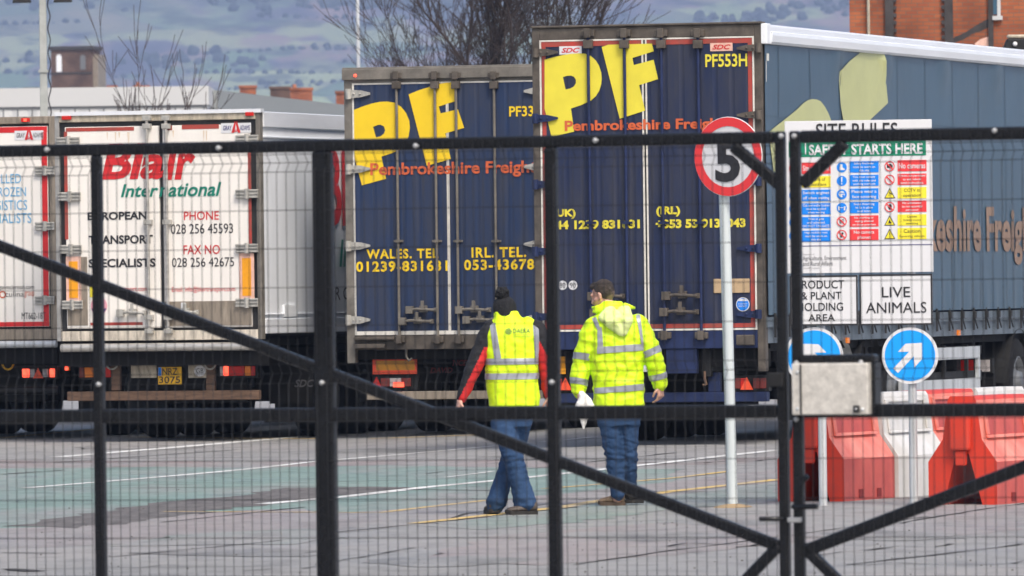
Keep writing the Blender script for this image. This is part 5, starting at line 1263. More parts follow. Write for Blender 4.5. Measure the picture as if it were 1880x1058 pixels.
M['paper'] = mat('white paper bag', (0.80, 0.79, 0.77), .6, var=.08, scale=10, bump=.3, bscale=16)

def shoe(E, heel, toe, mt, sole, name='shoe', h=.10, wd=.048, lift=0.0):
    heel, toe = Vector(heel), Vector(toe); d = toe - heel; L = d.length; d.normalize(); sd_ = Vector((-d.y, d.x, 0)).normalized(); u = sd_.cross(d) * -1
    if u.z < 0: u = -u
    B = Body()
    prof = [(0.0, .80, 1.0), (.12, .92, 1.02), (.28, .90, 1.0), (.42, .92, .80), (.6, 1.06, .62), (.78, 1.08, .52), (.92, .85, .44), (1.0, .45, .28)]
    V, F = [], []; n = 14
    for t, w_, hh in prof:
        c = heel + d * L * t
        for k in range(n):
            a = 2 * math.pi * k / n; V.append(c + sd_ * (math.cos(a) * wd * w_) + u * (.022 + h * hh * (.5 + .5 * math.sin(a))))
    for i in range(len(prof) - 1):
        for k in range(n): F.append((i * n + k, i * n + (k + 1) % n, (i + 1) * n + (k + 1) % n, (i + 1) * n + k))
    F += [tuple(range(n))[::-1], tuple((len(prof) - 1) * n + k for k in range(n))]
    o = MB().add(V, F, 0, True).build(name, mt, E)
    V, F = [], []; pr = [(-.03, .6), (.04, .98), (.3, .95), (.5, .98), (.75, 1.16), (.92, .95), (1.03, .4)]
    for t, w_ in pr:
        c = heel + d * L * t; rise = .012 * max(0, (t - .8) / .2)
        for s_ in (-1, 1):
            for zz in (0.0 if not (.3 < t < .45) else .006, .030): V.append(c + sd_ * (s_ * wd * w_) + u * (zz + rise))
    for i in range(len(pr) - 1):
        a = i * 4; b = a + 4
        F += [(a, a + 1, b + 1, b), (a + 2, b + 2, b + 3, a + 3), (a + 1, a + 3, b + 3, b + 1), (a, b, b + 2, a + 2)]
    F += [(0, 2, 3, 1), (len(V) - 4, len(V) - 3, len(V) - 1, len(V) - 2)]
    MB().add(V, F).build('sole', sole, o); return o

def head(B, c, yaw, pitch, s=1.0):
    """head of height ~.235 facing +y when yaw = 0 (yaw to the left is positive)"""
    H = Body(); 
    H.ball((0, -.012, .045), (.075, .095, .085)); H.ball((0, .02, -.02), (.064, .082, .085)); H.ball((0, .048, -.075), (.046, .048, .040))
    H.chain([(0, .03, -.085), (0, .075, -.095)], [.034, .024], 10)
    H.chain([(0, .090, .025), (0, .108, -.020)], [.010, .015], 10); H.chain([(-.014, .098, -.028), (.014, .098, -.028)], [.010, .010], 8)       # nose
    H.chain([(-.022, .090, -.058), (.022, .090, -.058)], [.009, .009], 8); H.chain([(-.018, .088, -.070), (.018, .088, -.070)], [.009, .009], 8)      # lips
    H.chain([(-.05, .072, .036), (0, .086, .040), (.05, .072, .036)], [.012, .013, .012], 10)             # brow
    for sg in (-1, 1):
        H.ball((sg * .030, .078, .012), (.014, .010, .010)); H.chain([(sg * .045, .058, -.022), (sg * .055, .03, -.015)], [.024, .022], 10)  # eyes, cheeks
        H.chain([(sg * .076, -.012, .030), (sg * .082, -.022, .015), (sg * .079, -.016, -.018), (sg * .073, -.006, -.030)], [.010, .014, .012, .009], 10)       # ear
    mt = Matrix.Translation(Vector(c)) @ Matrix.Rotation(yaw, 4, 'Z') @ Matrix.Rotation(pitch, 4, 'X') @ Matrix.Scale(s, 4)
    B.mb.add([mt @ Vector(v) for v in H.mb.v], H.mb.f, 0, True)
    return mt

def add_strips(name, parent, geos, mt):
    mb = MB()
    for V, F in geos: mb.add(V, F, 0, True)
    return mb.build(name, mt, parent)

# ---- man in the bobble hat
def man_hat():
    s = 235.0; base = gp(945, 945); bx, by = 945, 945
    P = lambda px, py, y=0.0: Vector(((px - bx) / s, y, (by - py) / s))
    body = Body()
    # body under the clothes
    body.rings([(P(938, 745).x, 0, P(0, 745).z, .13, .09), (P(944, 690).x, 0, P(0, 690).z, .13, .095), (P(946, 640).x, 0, P(0, 640).z, .15, .10), (P(946, 612).x, 0.01, P(0, 612).z, .15, .085), (P(938, 596).x, .02, P(0, 596).z, .07, .065), (P(934, 575).x, .035, P(0, 575).z, .055, .058)])
    hm = head(body, P(931, 578, .055), R(20), R(-14), .97)
    armL = [P(905, 614, .0), P(874, 672, -.03), P(849, 732, -.02)]; armR = [P(990, 614, .0), P(1006, 672, .02), P(1010, 728, .08)]
    for A in (armL, armR): body.chain(A, [.055, .042, .028])
    hand(body, armL[-1], P(842, 755, -.02) - P(849, 732, -.02), (1, .3, 0), 1, .55); hand(body, armR[-1], (0, .05, -1), (-1, .3, 0), -1, .5)
    body.chain([P(925, 762, -.01), P(946, 848, -.11), P(962, 920, -.06)], [.06, .04, .03]); body.chain([P(957, 762, .02), P(938, 845, .13), P(911, 922, .05)], [.06, .04, .03])
    o = body.solid('person', M['skin'], None, .008, 2)
    o.location = base; tag(o, 'man in a black bobble hat, printed yellow vest and flared jeans, walking away', 'person', 'two people walking away')
    E = o
    # jeans
    J = Body()
    J.rings([(P(943, 726).x, 0, P(0, 726).z, .160, .11), (P(943, 755).x, 0, P(0, 755).z, .165, .12), (P(943, 785).x, 0.0, P(0, 785).z, .150, .115)])
    J.chain([P(926, 772, -.01), P(933, 803, -.05), P(946, 848, -.11), P(956, 890, -.09), P(965, 926, -.06)], [(.105, .105), (.092, .098), (.078, .082), (.079, .083), (.092, .10)], 20, 1)
    J.chain([P(957, 772, .02), P(951, 803, .08), P(938, 845, .13), P(922, 890, .10), P(911, 926, .05)], [(.095, .105), (.088, .092), (.073, .078), (.072, .078), (.082, .09)], 20, 1)
    zz = P(0, 845).z
    j = J.solid('jeans', M['denim'], E, .011, 3, .006, 9.0, (1, 1, 2.4), fn=lambda c: .5 + 1.3 * math.exp(-((c.z - zz) / .16) ** 2) + .9 * math.exp(-((c.z - .06) / .08) ** 2))
    shoe(E, P(984, 945, -.07), P(930, 945, -.14), M['boot_grey'], M['sole'], h=.085, wd=.052)
    shoe(E, P(909, 941, .0), P(898, 945, .22), M['boot_grey'], M['sole'], h=.085, wd=.048)
    # fleece sleeves: black outside, red inside
    f = Body(); 
    f.chain([P(908, 608, .01), P(897, 628, .0), P(874, 674, -.03), P(851, 730, -.02)], [.085, .082, .066, .043], 24); f.chain([P(988, 608, .01), P(1000, 630, .0), P(1006, 675, .02), P(1009, 728, .08)], [.078, .072, .060, .044], 24)
    fl = f.solid('fleece_top', [M['fleece'], M['red_cloth']], E, .010, 3, .006, 10, (1, 1, 1.6))
    fl.data.materials.clear(); fl.data.materials.append(M['fleece']); fl.data.materials.append(M['red_cloth'])
    nf = Vector((.83, -.40, -.30)).normalized()
    for p in fl.data.polygons:
        c = p.center
        if c.x < 0:
            a, b = P(897, 640), P(850, 732); t = (a.z - c.z) / (a.z - b.z); xl = a.x + (b.x - a.x) * t + (-.030 + .0 * t)
            if c.x > xl + .012 and c.z < P(0, 638).z: p.material_index = 1
        else:
            if c.z < P(0, 640).z + (c.x - P(1000, 0).x) * -2.0 and c.y < .06: p.material_index = 1
    # vest
    v = Body()
    X = lambda px: (px - bx) / s
    Z = lambda py: (by - py) / s
    v.rings([(X(946.5), .0, Z(747), .195, .135), (X(946), 0, Z(730), .20, .138), (X(943), 0, Z(700), .207, .135), (X(943), 0, Z(665), .205, .135), (X(944.5), 0, Z(640), .212, .135), (X(946), 0, Z(618), .222, .130), (X(946), .004, Z(604), .205, .115), (X(943), .012, Z(595), .155, .10), (X(938), .02, Z(587), .115, .09), (X(935), .03, Z(578), .098, .085), (X(934), .035, Z(573), .092, .082)], 36, 0, 2.6)
    v.chain([(X(906), .01, Z(606)), (X(920), .01, Z(596))], [.05, .06]); v.chain([(X(990), .01, Z(608)), (X(972), .01, Z(597))], [.05, .06])
    ve = v.solid('vest', M['hivis'], E, .009, 3, .007, 6.5, (1, 1, 1.5))
    bv = bvh_of(ve)
    Q = lambda px, py: (X(px), Z(py))
    geos = [strip_back(bv, quad_rows(Q(898, 660), Q(993, 659), Q(993, 670), Q(897, 672), 26)), strip_back(bv, quad_rows(Q(894, 687), Q(992, 685), Q(992, 697), Q(894, 698), 26))]
    for z0 in (Z(665), Z(692)): geos.append(ring_band(bv, (X(943), 0, z0), (0, 0, 1), .024, .5, .005))
    geos.append(strip_back(bv, quad_rows(Q(904, 597), Q(914, 595), Q(924, 659), Q(912, 660), 4, 16))); geos.append(strip_back(bv, quad_rows(Q(982, 600), Q(992, 604), Q(993, 658), Q(985, 659), 4, 16)))
    geos = [geos[2], geos[3], geos[4], geos[5]]
    add_strips('reflective_tape', ve, geos, M['silver'])
    # print on the back
    mb = MB()
    def onv(pts): 
        out = []
        for x, z in pts:
            h = bv.ray_cast(Vector((x, -2, z)), Vector((0, 1, 0))); out.append((h[0] + Vector((0, -.006, 0))) if h[0] is not None else Vector((x, -.14, z)))
        return out
    tmp = MB(); tmp.text('DAERA', X(946), X(977), Z(613), Z(605), 0, 0); mb.add(onv([(p[0], p[2]) for p in tmp.v]), tmp.f)
    tmp = MB(); tmp.text('Department of Agriculture', X(946), X(976), Z(617), Z(615), 0, 0); tmp.text('Environment and Rural Affairs', X(946), X(978), Z(620.5), Z(618.5), 0, 0); mb.add(onv([(p[0], p[2]) for p in tmp.v]), tmp.f)
    for r_, k in ((0, 1), (.011, 6), (.021, 11)):
        for i in range(k):
            a = 2 * math.pi * i / k; tmp = MB(); tmp.disc(X(938) + r_ * math.cos(a), Z(610) + r_ * math.sin(a), .0046, 0, 0, 8); mb.add(onv([(p[0], p[2]) for p in tmp.v]), tmp.f)
    M['print_green'] = mat('dark green print', (0.02, 0.10, 0.05), .6)
    mb.build('back_print', M['print_green'], ve)
    # collar fold
    c = Body(); c.rings([(X(935), .03, Z(590), .104, .09), (X(934.5), .035, Z(580), .102, .09), (X(934), .04, Z(574), .096, .086)], 28); c.solid('collar', M['hivis'], ve, .008, 3, .004, 9)
    # hat with bobble
    h = Body(); h.ball(hm @ Vector((0, -.012, .048)), (.094, .112, .096)); h.chain([hm @ Vector((0, -.02, -.045)), hm @ Vector((0, -.014, .03))], [(.088, .100), (.093, .108)], 20, 1)
    ha = h.solid('hat', M['knit'], E, .008, 3, .002, 60)
    b = Body(); b.ball(P(927, 541, .03), .054); bo = b.solid('bobble', M['knit'], ha, .006, 1, .014, 45)
man_hat()

# ---- bare headed man with the paper bag
def man_coat():
    s = 228.5; base = gp(1135, 929); bx, by = 1135, 929
    P = lambda px, py, y=0.0: Vector(((px - bx) / s, y, (by - py) / s))
    X = lambda px: (px - bx) / s
    Z = lambda py: (by - py) / s
    body = Body()
    body.rings([(X(1138), 0, Z(745), .14, .10), (X(1136), 0, Z(690), .14, .10), (X(1133), 0, Z(630), .17, .11), (X(1131), 0.01, Z(596), .17, .09), (X(1124), .015, Z(578), .08, .07)])
    body.chain([P(1124, 582, .02), P(1118, 558, .035)], [.062, .060])
    hm = head(body, P(1112, 545, .045), R(58), R(-16), .98)
    armL = [P(1092, 606, 0), P(1073, 664, .03), P(1066, 715, .0)]; armR = [P(1180, 604, 0), P(1203, 660, .0), P(1214, 707, .03)]
    for A in (armL, armR): body.chain(A, [.058, .044, .030])
    hand(body, armL[-1] + Vector((.0, 0, 0)), (.10, -.05, -1), (.95, -.35, 0), 1, .85, 1.05); hand(body, armR[-1], (.08, 0, -1), (-.9, .5, 0), -1, .75, 1.08)
    body.chain([P(1121, 750, 0), P(1128, 838, -.02), P(1134, 915, .0)], [.08, .055, .04]); body.chain([P(1155, 750, 0), P(1156, 838, .02), P(1158, 908, .16)], [.08, .055, .04])
    o = body.solid('person', M['skin'], None, .0075, 2)
    o.location = base; tag(o, 'bare headed man in a yellow hi-vis coat looking left, white bag in hand', 'person', 'two people walking away'); E = o
    # hair: cap over the back and top, cropped below
    h = Body(); h.chain([hm @ Vector((0, -.032, .038)), hm @ Vector((0, -.022, .055))], [(.078, .080), (.080, .084)], 20, 3); h.ball(hm @ Vector((0, .030, .095)), (.062, .058, .040)); h.ball(hm @ Vector((0, -.03, .07)), (.078, .085, .070)); h.solid('hair', M['hair'], E, .006, 2, .004, 60)
    h = Body(); h.chain([hm @ Vector((0, -.040, .020)), hm @ Vector((0, -.036, -.012))], [(.070, .066), (.058, .052)], 20, 1); h.solid('cropped_hair', M['hair_short'], E, .006, 2)
    J = Body()
    J.rings([(X(1138), 0, Z(728), .185, .13), (X(1138), 0, Z(762), .185, .135), (X(1138), 0, Z(782), .17, .125)])
    J.chain([P(1121, 765, 0), P(1126, 800, -.01), P(1130, 840, -.02), P(1133, 880, -.01), P(1135, 909, .0)], [(.098, .105), (.090, .10), (.075, .085), (.066, .078), (.058, .072)], 20, 1)
    J.chain([P(1156, 765, 0), P(1156, 800, .01), P(1156, 840, .03), P(1157, 878, .10), P(1158, 908, .16)], [(.088, .10), (.080, .095), (.066, .08), (.058, .072), (.050, .064)], 20, 1)
    zz = Z(835)
    J.solid('jeans', M['denim'], E, .010, 3, .007, 10.0, (1, 1, 3.0), fn=lambda c: .5 + 1.2 * math.exp(-((c.z - zz) / .16) ** 2))
    shoe(E, P(1146, 929, .02), P(1100, 929, .06), M['boot_tan'], M['sole_tan'], h=.09, wd=.050)
    shoe(E, P(1155, 925, .06), P(1175, 926, .30), M['sole'], M['sole'], h=.09, wd=.050)
    # coat
    v = Body()
    v.rings([(X(1138.5), 0, Z(746), .205, .145), (X(1138.5), 0, Z(725), .206, .146), (X(1137), 0, Z(695), .208, .145), (X(1136), 0, Z(660), .212, .145), (X(1137), 0, Z(630), .218, .145), (X(1136), 0, Z(606), .225, .135), (X(1134), .004, Z(592), .205, .120), (X(1131), .01, Z(581), .150, .105), (X(1127), .02, Z(572), .105, .092), (X(1124), .028, Z(562), .088, .085)], 36, 0, 2.6)
    v.chain([P(1098, 600, .005), P(1088, 618, .005), P(1073, 662, .03), P(1066, 700, .01), P(1065, 716, .0)], [.092, .092, .082, .073, .060], 22)
    v.chain([P(1174, 598, .005), P(1186, 618, .005), P(1203, 658, .0), P(1211, 692, .02), P(1214, 705, .03)], [.092, .090, .080, .072, .060], 22)
    co = v.solid('coat', M['hivis2'], E, .0095, 3, .010, 6.5, (1, 1, 1.8))
    bv = bvh_of(co); Q = lambda px, py: (X(px), Z(py))
    tp = []
    tb = Body(); tb.rings([(X(1138.5), 0, Z(746), .205, .145), (X(1138.5), 0, Z(725), .206, .146), (X(1137), 0, Z(695), .208, .145)], 36, 0, 2.6)
    tp.append(strip_back(bv, quad_rows(Q(1094, 712), Q(1184, 705), Q(1184, 717), Q(1095, 722), 30)))
    tp.append(strip_back(bv, quad_rows(Q(1100, 637), Q(1185, 632), Q(1185, 644), Q(1100, 649), 26)))
    tp.append(strip_back(bv, quad_rows(Q(1091, 585), Q(1099, 582), Q(1106, 601), Q(1101, 605), 5, 8)))
    tp.append(strip_back(bv, quad_rows(Q(1101, 603), Q(1109, 600), Q(1111, 637), Q(1101, 638), 5, 10)))
    tp.append(strip_back(bv, quad_rows(Q(1171, 576), Q(1179, 580), Q(1185, 632), Q(1180, 633), 5, 16)))
    for a, b, q, hw in ((P(1073, 662, .03), P(1066, 700, .01), P(1074.5, 656, .026), .026), (P(1073, 662, .03), P(1066, 700, .01), P(1066.5, 701, .01), .024),
                        (P(1186, 618, .005), P(1203, 658, .0), P(1198, 648, .0), .027), (P(1203, 658, .0), P(1211, 692, .02), P(1210, 692, .02), .024)):
        tp.append(ring_band(bv, q, b - a, hw, .13, .005, 36))
    add_strips('reflective_tape', co, tp, M['silver'])
    # stand-up collar spread to both sides
    c = Body()
    c.rings([(X(1126), .03, Z(578), .115, .10), (X(1127), .03, Z(569), .150, .105), (X(1127), .03, Z(563), .165, .10), (X(1127), .035, Z(560), .10, .09), (X(1128), .04, Z(553), .088, .082)], 30, 0, 2.0)
    c.chain([P(1108, 570, -.04), P(1094, 572, -.02)], [(.03, .02), (.012, .012)], 10); c.chain([P(1150, 562, -.05), P(1169, 566, -.02)], [(.03, .02), (.012, .012)], 10)
    c.solid('collar', M['hivis2'], co, .0085, 2, .005, 9)
    # hood hanging down the back
    hd = Body(); yb = -.145
    hd.chain([P(1118, 575, yb + .05), P(1132, 590, yb), P(1146, 612, yb + .005)], [(.075, .040), (.080, .055), (.034, .035)], 20); hd.chain([P(1150, 570, yb + .05), P(1152, 588, yb), P(1149, 610, yb + .005)], [(.060, .040), (.062, .055), (.034, .035)], 20)
    hd.solid('hood', M['hood'], co, .009, 3, .010, 9, (1, 1, 1))
    for sg, A in ((0, (P(1067, 710, .005), P(1065, 720, .0))), (1, (P(1213, 700, .025), P(1215, 709, .03)))):
        k = Body(); k.chain(list(A), [.060, .052], 20, 1); k.solid('cuff', M['hivis2'], co, .008, 2, .008, 22, (1, 1, .3))
    # the white bag he holds
    b = Body(); yy = -.07
    V, F = [], []
    pr = [(1068, 716, .012, .010), (1073, 724, .035, .018), (1077, 735, .062, .028), (1076, 748, .080, .034), (1075, 760, .055, .030), (1073.5, 774, .024, .016), (1073, 787, .004, .004)]
    bag = Body(); bag.rings([(X(px), yy, Z(py), rx, ry) for px, py, rx, ry in reversed(pr)], 24, 0, 2.0)
    bag.chain([P(1066, 716, -.04), P(1064, 706, -.05)], [(.01, .006), (.012, .006)], 8); bag.chain([P(1060, 744, yy), P(1072, 735, yy)], [(.02, .012), (.03, .015)], 8); bag.chain([P(1090, 744, yy), P(1078, 730, yy)], [(.018, .012), (.03, .015)], 8)
    g = bag.solid('paper_bag', M['paper'], None, .006, 2, .008, 14); g.location = base
    tag(g, 'crumpled white paper bag hanging from the bare headed man\'s left hand', 'bag')
man_coat()

# ================================================================== background
# lamp post at the left and thin white pole
M['post_paint'] = mat('grey green post paint', (0.40, 0.42, 0.40), .5, .2, var=.15, scale=6)
M['cable'] = mat('black cable', (0.02, 0.02, 0.022), .6)
def lamp_post():
    Y = 150.0; p = at(82, 300, Y); E = bpy.data.objects.new('lamp_post', None); col.objects.link(E); E.location = (p.x, p.y, 0)
    tag(E, 'square grey lamp post with a black cable coiling up beside it, behind the white trailers', 'lamp post')
    MB().hexa([(-.075, -.075, 0), (.075, -.075, 0), (.075, .075, 0), (-.075, .075, 0)], [(-.055, -.055, 9.6), (.055, -.055, 9.6), (.055, .055, 9.6), (-.055, .055, 9.6)]).build('post', M['post_paint'], E, .01)
    q = MB()
    for z in (3.9, 5.6, 7.6): q.box(-.085, .085, -.085, .085, z, z + .05)
    q.build('band', M['post_paint'], E)
    MB().tube([(.105 + .022 * math.cos(k * .9), .022 * math.sin(k * .9), .3 + k * .06) for k in range(150)], .011, 6).build('cable', M['cable'], E)
    q = MB(); q.box(-.5, .5, -.04, .04, 6.78, 6.86)
    z0 = at(100, 6, Y).z
    for x in (-.36, .36): MB().hexa([(x - .16, -.3, z0), (x + .16, -.3, z0), (x + .16, .1, z0 + .02), (x - .16, .1, z0 + .02)], [(x - .12, -.26, z0 + .16), (x + .12, -.26, z0 + .16), (x + .12, .06, z0 + .18), (x - .12, .06, z0 + .18)]).build('floodlight', M['under2'], E, .01)
    MB().box(-.5, .5, .076, .12, z0 + .12, z0 + .18).build('cross_arm', M['post_paint'], E)
lamp_post()
p = at(660, 300, 210.0)
E = bpy.data.objects.new('lamp_post', None); col.objects.link(E); E.location = (p.x, p.y, 0); tag(E, 'slim white pole rising behind the lower blue trailer, left of the big bare tree', 'lamp post')
MB().tube([(0, 0, 0), (0, 0, 5), (0, 0, 12)], [.06, .052, .040], 12).build('post', mat('white pole', (.62, .65, .68), .45), E)
MB().tube([(0, 0, 12), (0, 0, 12.2), (.6, -.2, 12.35)], .03, 8).build('arm', M['galv'], E); MB().box(.5, 1.0, -.32, -.12, 12.30, 12.40).build('lamp_head', M['galv'], E, .02)

# grey warehouse
def ribbed(name, c, scale, rough=.5):
    m = mat(name, c, rough, .1, .08, .6); n = m.node_tree; tc = n.nodes.new('ShaderNodeTexCoord'); wv = n.nodes.new('ShaderNodeTexWave'); wv.bands_direction = 'X'; wv.inputs['Scale'].default_value = scale
    bp = n.nodes.new('ShaderNodeBump'); bp.inputs['Strength'].default_value = .9; bp.inputs['Distance'].default_value = .06
    n.links.new(tc.outputs['Object'], wv.inputs[0]); n.links.new(wv.outputs[0], bp.inputs['Height']); n.links.new(bp.outputs[0], n.nodes['Principled BSDF'].inputs['Normal']); return m
M['clad_white'] = ribbed('pale ribbed cladding', (0.60, 0.61, 0.61), .62)
M['clad_grey'] = ribbed('grey ribbed cladding', (0.22, 0.24, 0.245), .62)
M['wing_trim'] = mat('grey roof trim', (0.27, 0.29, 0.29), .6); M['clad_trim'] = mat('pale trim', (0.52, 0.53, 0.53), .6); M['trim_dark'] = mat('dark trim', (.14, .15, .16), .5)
def warehouse():
    Y = 250.0; a = at(-330, 162, Y); b = at(380, 158, Y); T = Fr((a.x, a.y, 0), R(0)); E = T.empty('warehouse')
    tag(E, 'long low warehouse with pale ribbed cladding and a grey side wall, behind the trailers', 'warehouse')
    w_ = b.x - a.x; h = b.z
    MB().box(0, w_, 0, 40, 0, h - .55).build('front_wall', M['clad_white'], E)
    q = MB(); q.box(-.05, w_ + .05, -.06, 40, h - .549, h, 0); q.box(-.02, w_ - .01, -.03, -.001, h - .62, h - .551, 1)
    q.build('parapet', [M['clad_trim'], M['trim_dark']], E)
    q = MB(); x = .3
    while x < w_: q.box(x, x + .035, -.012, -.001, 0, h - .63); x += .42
    q.build('shaded_joint', M['trim_dark'], E)  # dark strips at the joints, their shadow lines put into the colour
    # lower wing falling away to the right
    c = at(384, 166, Y + 4); d = at(900, 200, Y + 60)
    x0 = c.x - a.x; x1 = d.x - a.x
    f = Fr((c.x, c.y, 0), math.atan2(-(d.y - c.y), d.x - c.x)); L_ = math.hypot(d.x - c.x, d.y - c.y)
    W2 = f.empty('warehouse'); tag(W2, 'grey warehouse wing with a pale roof edge, running back behind the second white trailer', 'warehouse')
    h2 = c.z
    MB().box(0, L_, 0, 14, 0, h2 - .75).build('front_wall', M['clad_grey'], W2)
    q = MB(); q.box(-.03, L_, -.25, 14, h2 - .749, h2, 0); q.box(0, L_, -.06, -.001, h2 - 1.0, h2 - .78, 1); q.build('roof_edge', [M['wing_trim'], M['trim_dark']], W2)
warehouse()

# brick houses whose chimneys show over the warehouse
def brick(name, c, c2, sc=18):
    m = bpy.data.materials.new(name); m.use_nodes = True; n = m.node_tree; L = n.links; b = n.nodes['Principled BSDF']; b.inputs['Roughness'].default_value = .85
    tc = n.nodes.new('ShaderNodeTexCoord'); mp = n.nodes.new('ShaderNodeMapping'); mp.inputs['Rotation'].default_value = (R(90), 0, 0); L.new(tc.outputs['Object'], mp.inputs[0])
    br = n.nodes.new('ShaderNodeTexBrick'); br.inputs['Scale'].default_value = 1.0; br.inputs['Brick Width'].default_value = .225; br.inputs['Row Height'].default_value = .075; br.inputs['Mortar Size'].default_value = .008
    br.inputs['Color1'].default_value = (*c, 1); br.inputs['Color2'].default_value = (*c2, 1); br.inputs['Mortar'].default_value = (.20, .12, .08, 1); L.new(mp.outputs[0], br.inputs[0])
    nz = n.nodes.new('ShaderNodeTexNoise'); nz.inputs['Scale'].default_value = .7; nz.inputs['Detail'].default_value = 7; L.new(tc.outputs['Object'], nz.inputs[0])
    cr = n.nodes.new('ShaderNodeValToRGB'); cr.color_ramp.elements[0].position = .35; cr.color_ramp.elements[1].position = .6; cr.color_ramp.elements[0].color = (.42, .40, .42, 1); L.new(nz.outputs[0], cr.inputs[0])
    mx = n.nodes.new('ShaderNodeMixRGB'); mx.blend_type = 'MULTIPLY'; mx.inputs[0].default_value = .8; L.new(br.outputs[0], mx.inputs[1]); L.new(cr.outputs[0], mx.inputs[2]); L.new(mx.outputs[0], b.inputs['Base Color']); return m
M['brick'] = brick('red brick', (0.44, 0.125, 0.042), (0.33, 0.085, 0.032)); M['brick_brown'] = brick('brown brick', (0.115, 0.065, 0.050), (0.085, 0.052, 0.042)); M['slate'] = mat('slate roof', (.07, .075, .085), .7, var=.3, scale=2)
M['pot'] = mat('clay chimney pot', (0.45, 0.17, 0.08), .8)
M['old_brick'] = mat('dark quoin brick', (0.045, 0.040, 0.040), .8, var=.5, scale=3)
Yh = 480.0; sc_h = FPX / Yh
for i, (xa, xb, yt, cl) in enumerate([(-20, 22, 155, 'dark'), (38, 62, 152, 'dark'), (192, 208, 148, 'red'), (240, 268, 148, 'red'), (436, 466, 148, 'red'), (492, 530, 150, 'brown'), (530, 570, 152, 'red'), (614, 650, 158, 'red')]):
    p = at((xa + xb) / 2, yt, Yh + 6 * (i % 3)); w_ = (xb - xa) / sc_h
    E = bpy.data.objects.new('terraced_house', None); col.objects.link(E); E.location = (p.x, p.y, 0)
    nm = ('left of the grey lamp post', 'just left of the lamp post base', 'right of the brick tower', 'between the brick tower and the thin bare saplings', 'over the grey warehouse wing, leftmost there', 'over the grey wing, brownest stack', 'over the grey wing beside a brown stack', 'against the corner of the lower blue trailer')[i]
    tag(E, 'distant house whose chimney stack shows ' + nm, 'house', 'distant terraced houses')
    hz = p.z - 2.2; q = MB(); q.box(-2.6, 2.6, 0, 8, 0, hz - 2.2); q.build('wall', M['brick'], E)
    q = MB(); V = [(-2.8, -.3, hz - 2.2), (2.8, -.3, hz - 2.2), (2.8, 8.3, hz - 2.2), (-2.8, 8.3, hz - 2.2), (-2.8, 4, hz), (2.8, 4, hz)]; q.add(V, [(0, 1, 5, 4), (2, 3, 4, 5), (0, 4, 3), (1, 2, 5), (3, 2, 1, 0)]); rf = q.build('roof', M['slate'], E)
    q = MB(); q.box(-w_ / 2, w_ / 2, 3.6, 4.4, hz - 1, p.z - .35, 0); q.box(-w_ / 2 - .06, w_ / 2 + .06, 3.54, 4.46, p.z - .349, p.z - .2, 0)
    for k in range(1 if i % 3 == 0 else 0): q.lathe([(0, .12), (.20, .10)], (-w_ / 2 + .22 + k * .42, 4, p.z - .199), 'z', 8, 1)
    q.build('chimney', [M['brick'] if cl == 'red' else M['brick_brown'], M['pot']], rf)

def tower():
    Y = 700.0; s = FPX / Y; p = at(133, 300, Y); T = Fr((p.x, p.y, 0), R(10)); E = T.empty('brick_tower'); tag(E, 'square dark brick tower with arched window openings against the hillside', 'tower')
    zt = at(130, 85, Y).z; hw = 38 / s
    mb = MB(); mb.box(-hw, hw, 0, 2 * hw, 0, zt - .3); mb.build('wall', M['brick_brown'], E)
    MB().box(-hw - .15, hw + .15, -.15, 2 * hw + .15, zt - .299, zt).build('cornice', M['old_brick'], E)
    MB().box(hw + .001, hw + 10 / s, .5, 2 * hw, 0, zt - .7).build('stair_turret', M['kick'], E)
    for px, a, b in ((110, 105, 132), (155, 106, 128)):
        x = (px - 133) / s; z0, z1 = at(px, b, Y).z, at(px, a, Y).z; r = 5 / s
        P = [(x - r, z0), (x + r, z0)] + [(x + r * math.cos(k * math.pi / 8), z1 + r * math.sin(k * math.pi / 8)) for k in range(9)]
        MB().prism(P, -.02, -.001).build('window', M['side_white'] if px < 120 else M['trim_dark'], E)
    z0, z1 = at(130, 150, Y).z, at(130, 133, Y).z
    MB().box(-hw - .05, hw + .05, -.05, -.001, z1 - .15, z1).build('string_course', M['old_brick'], E)
tower()

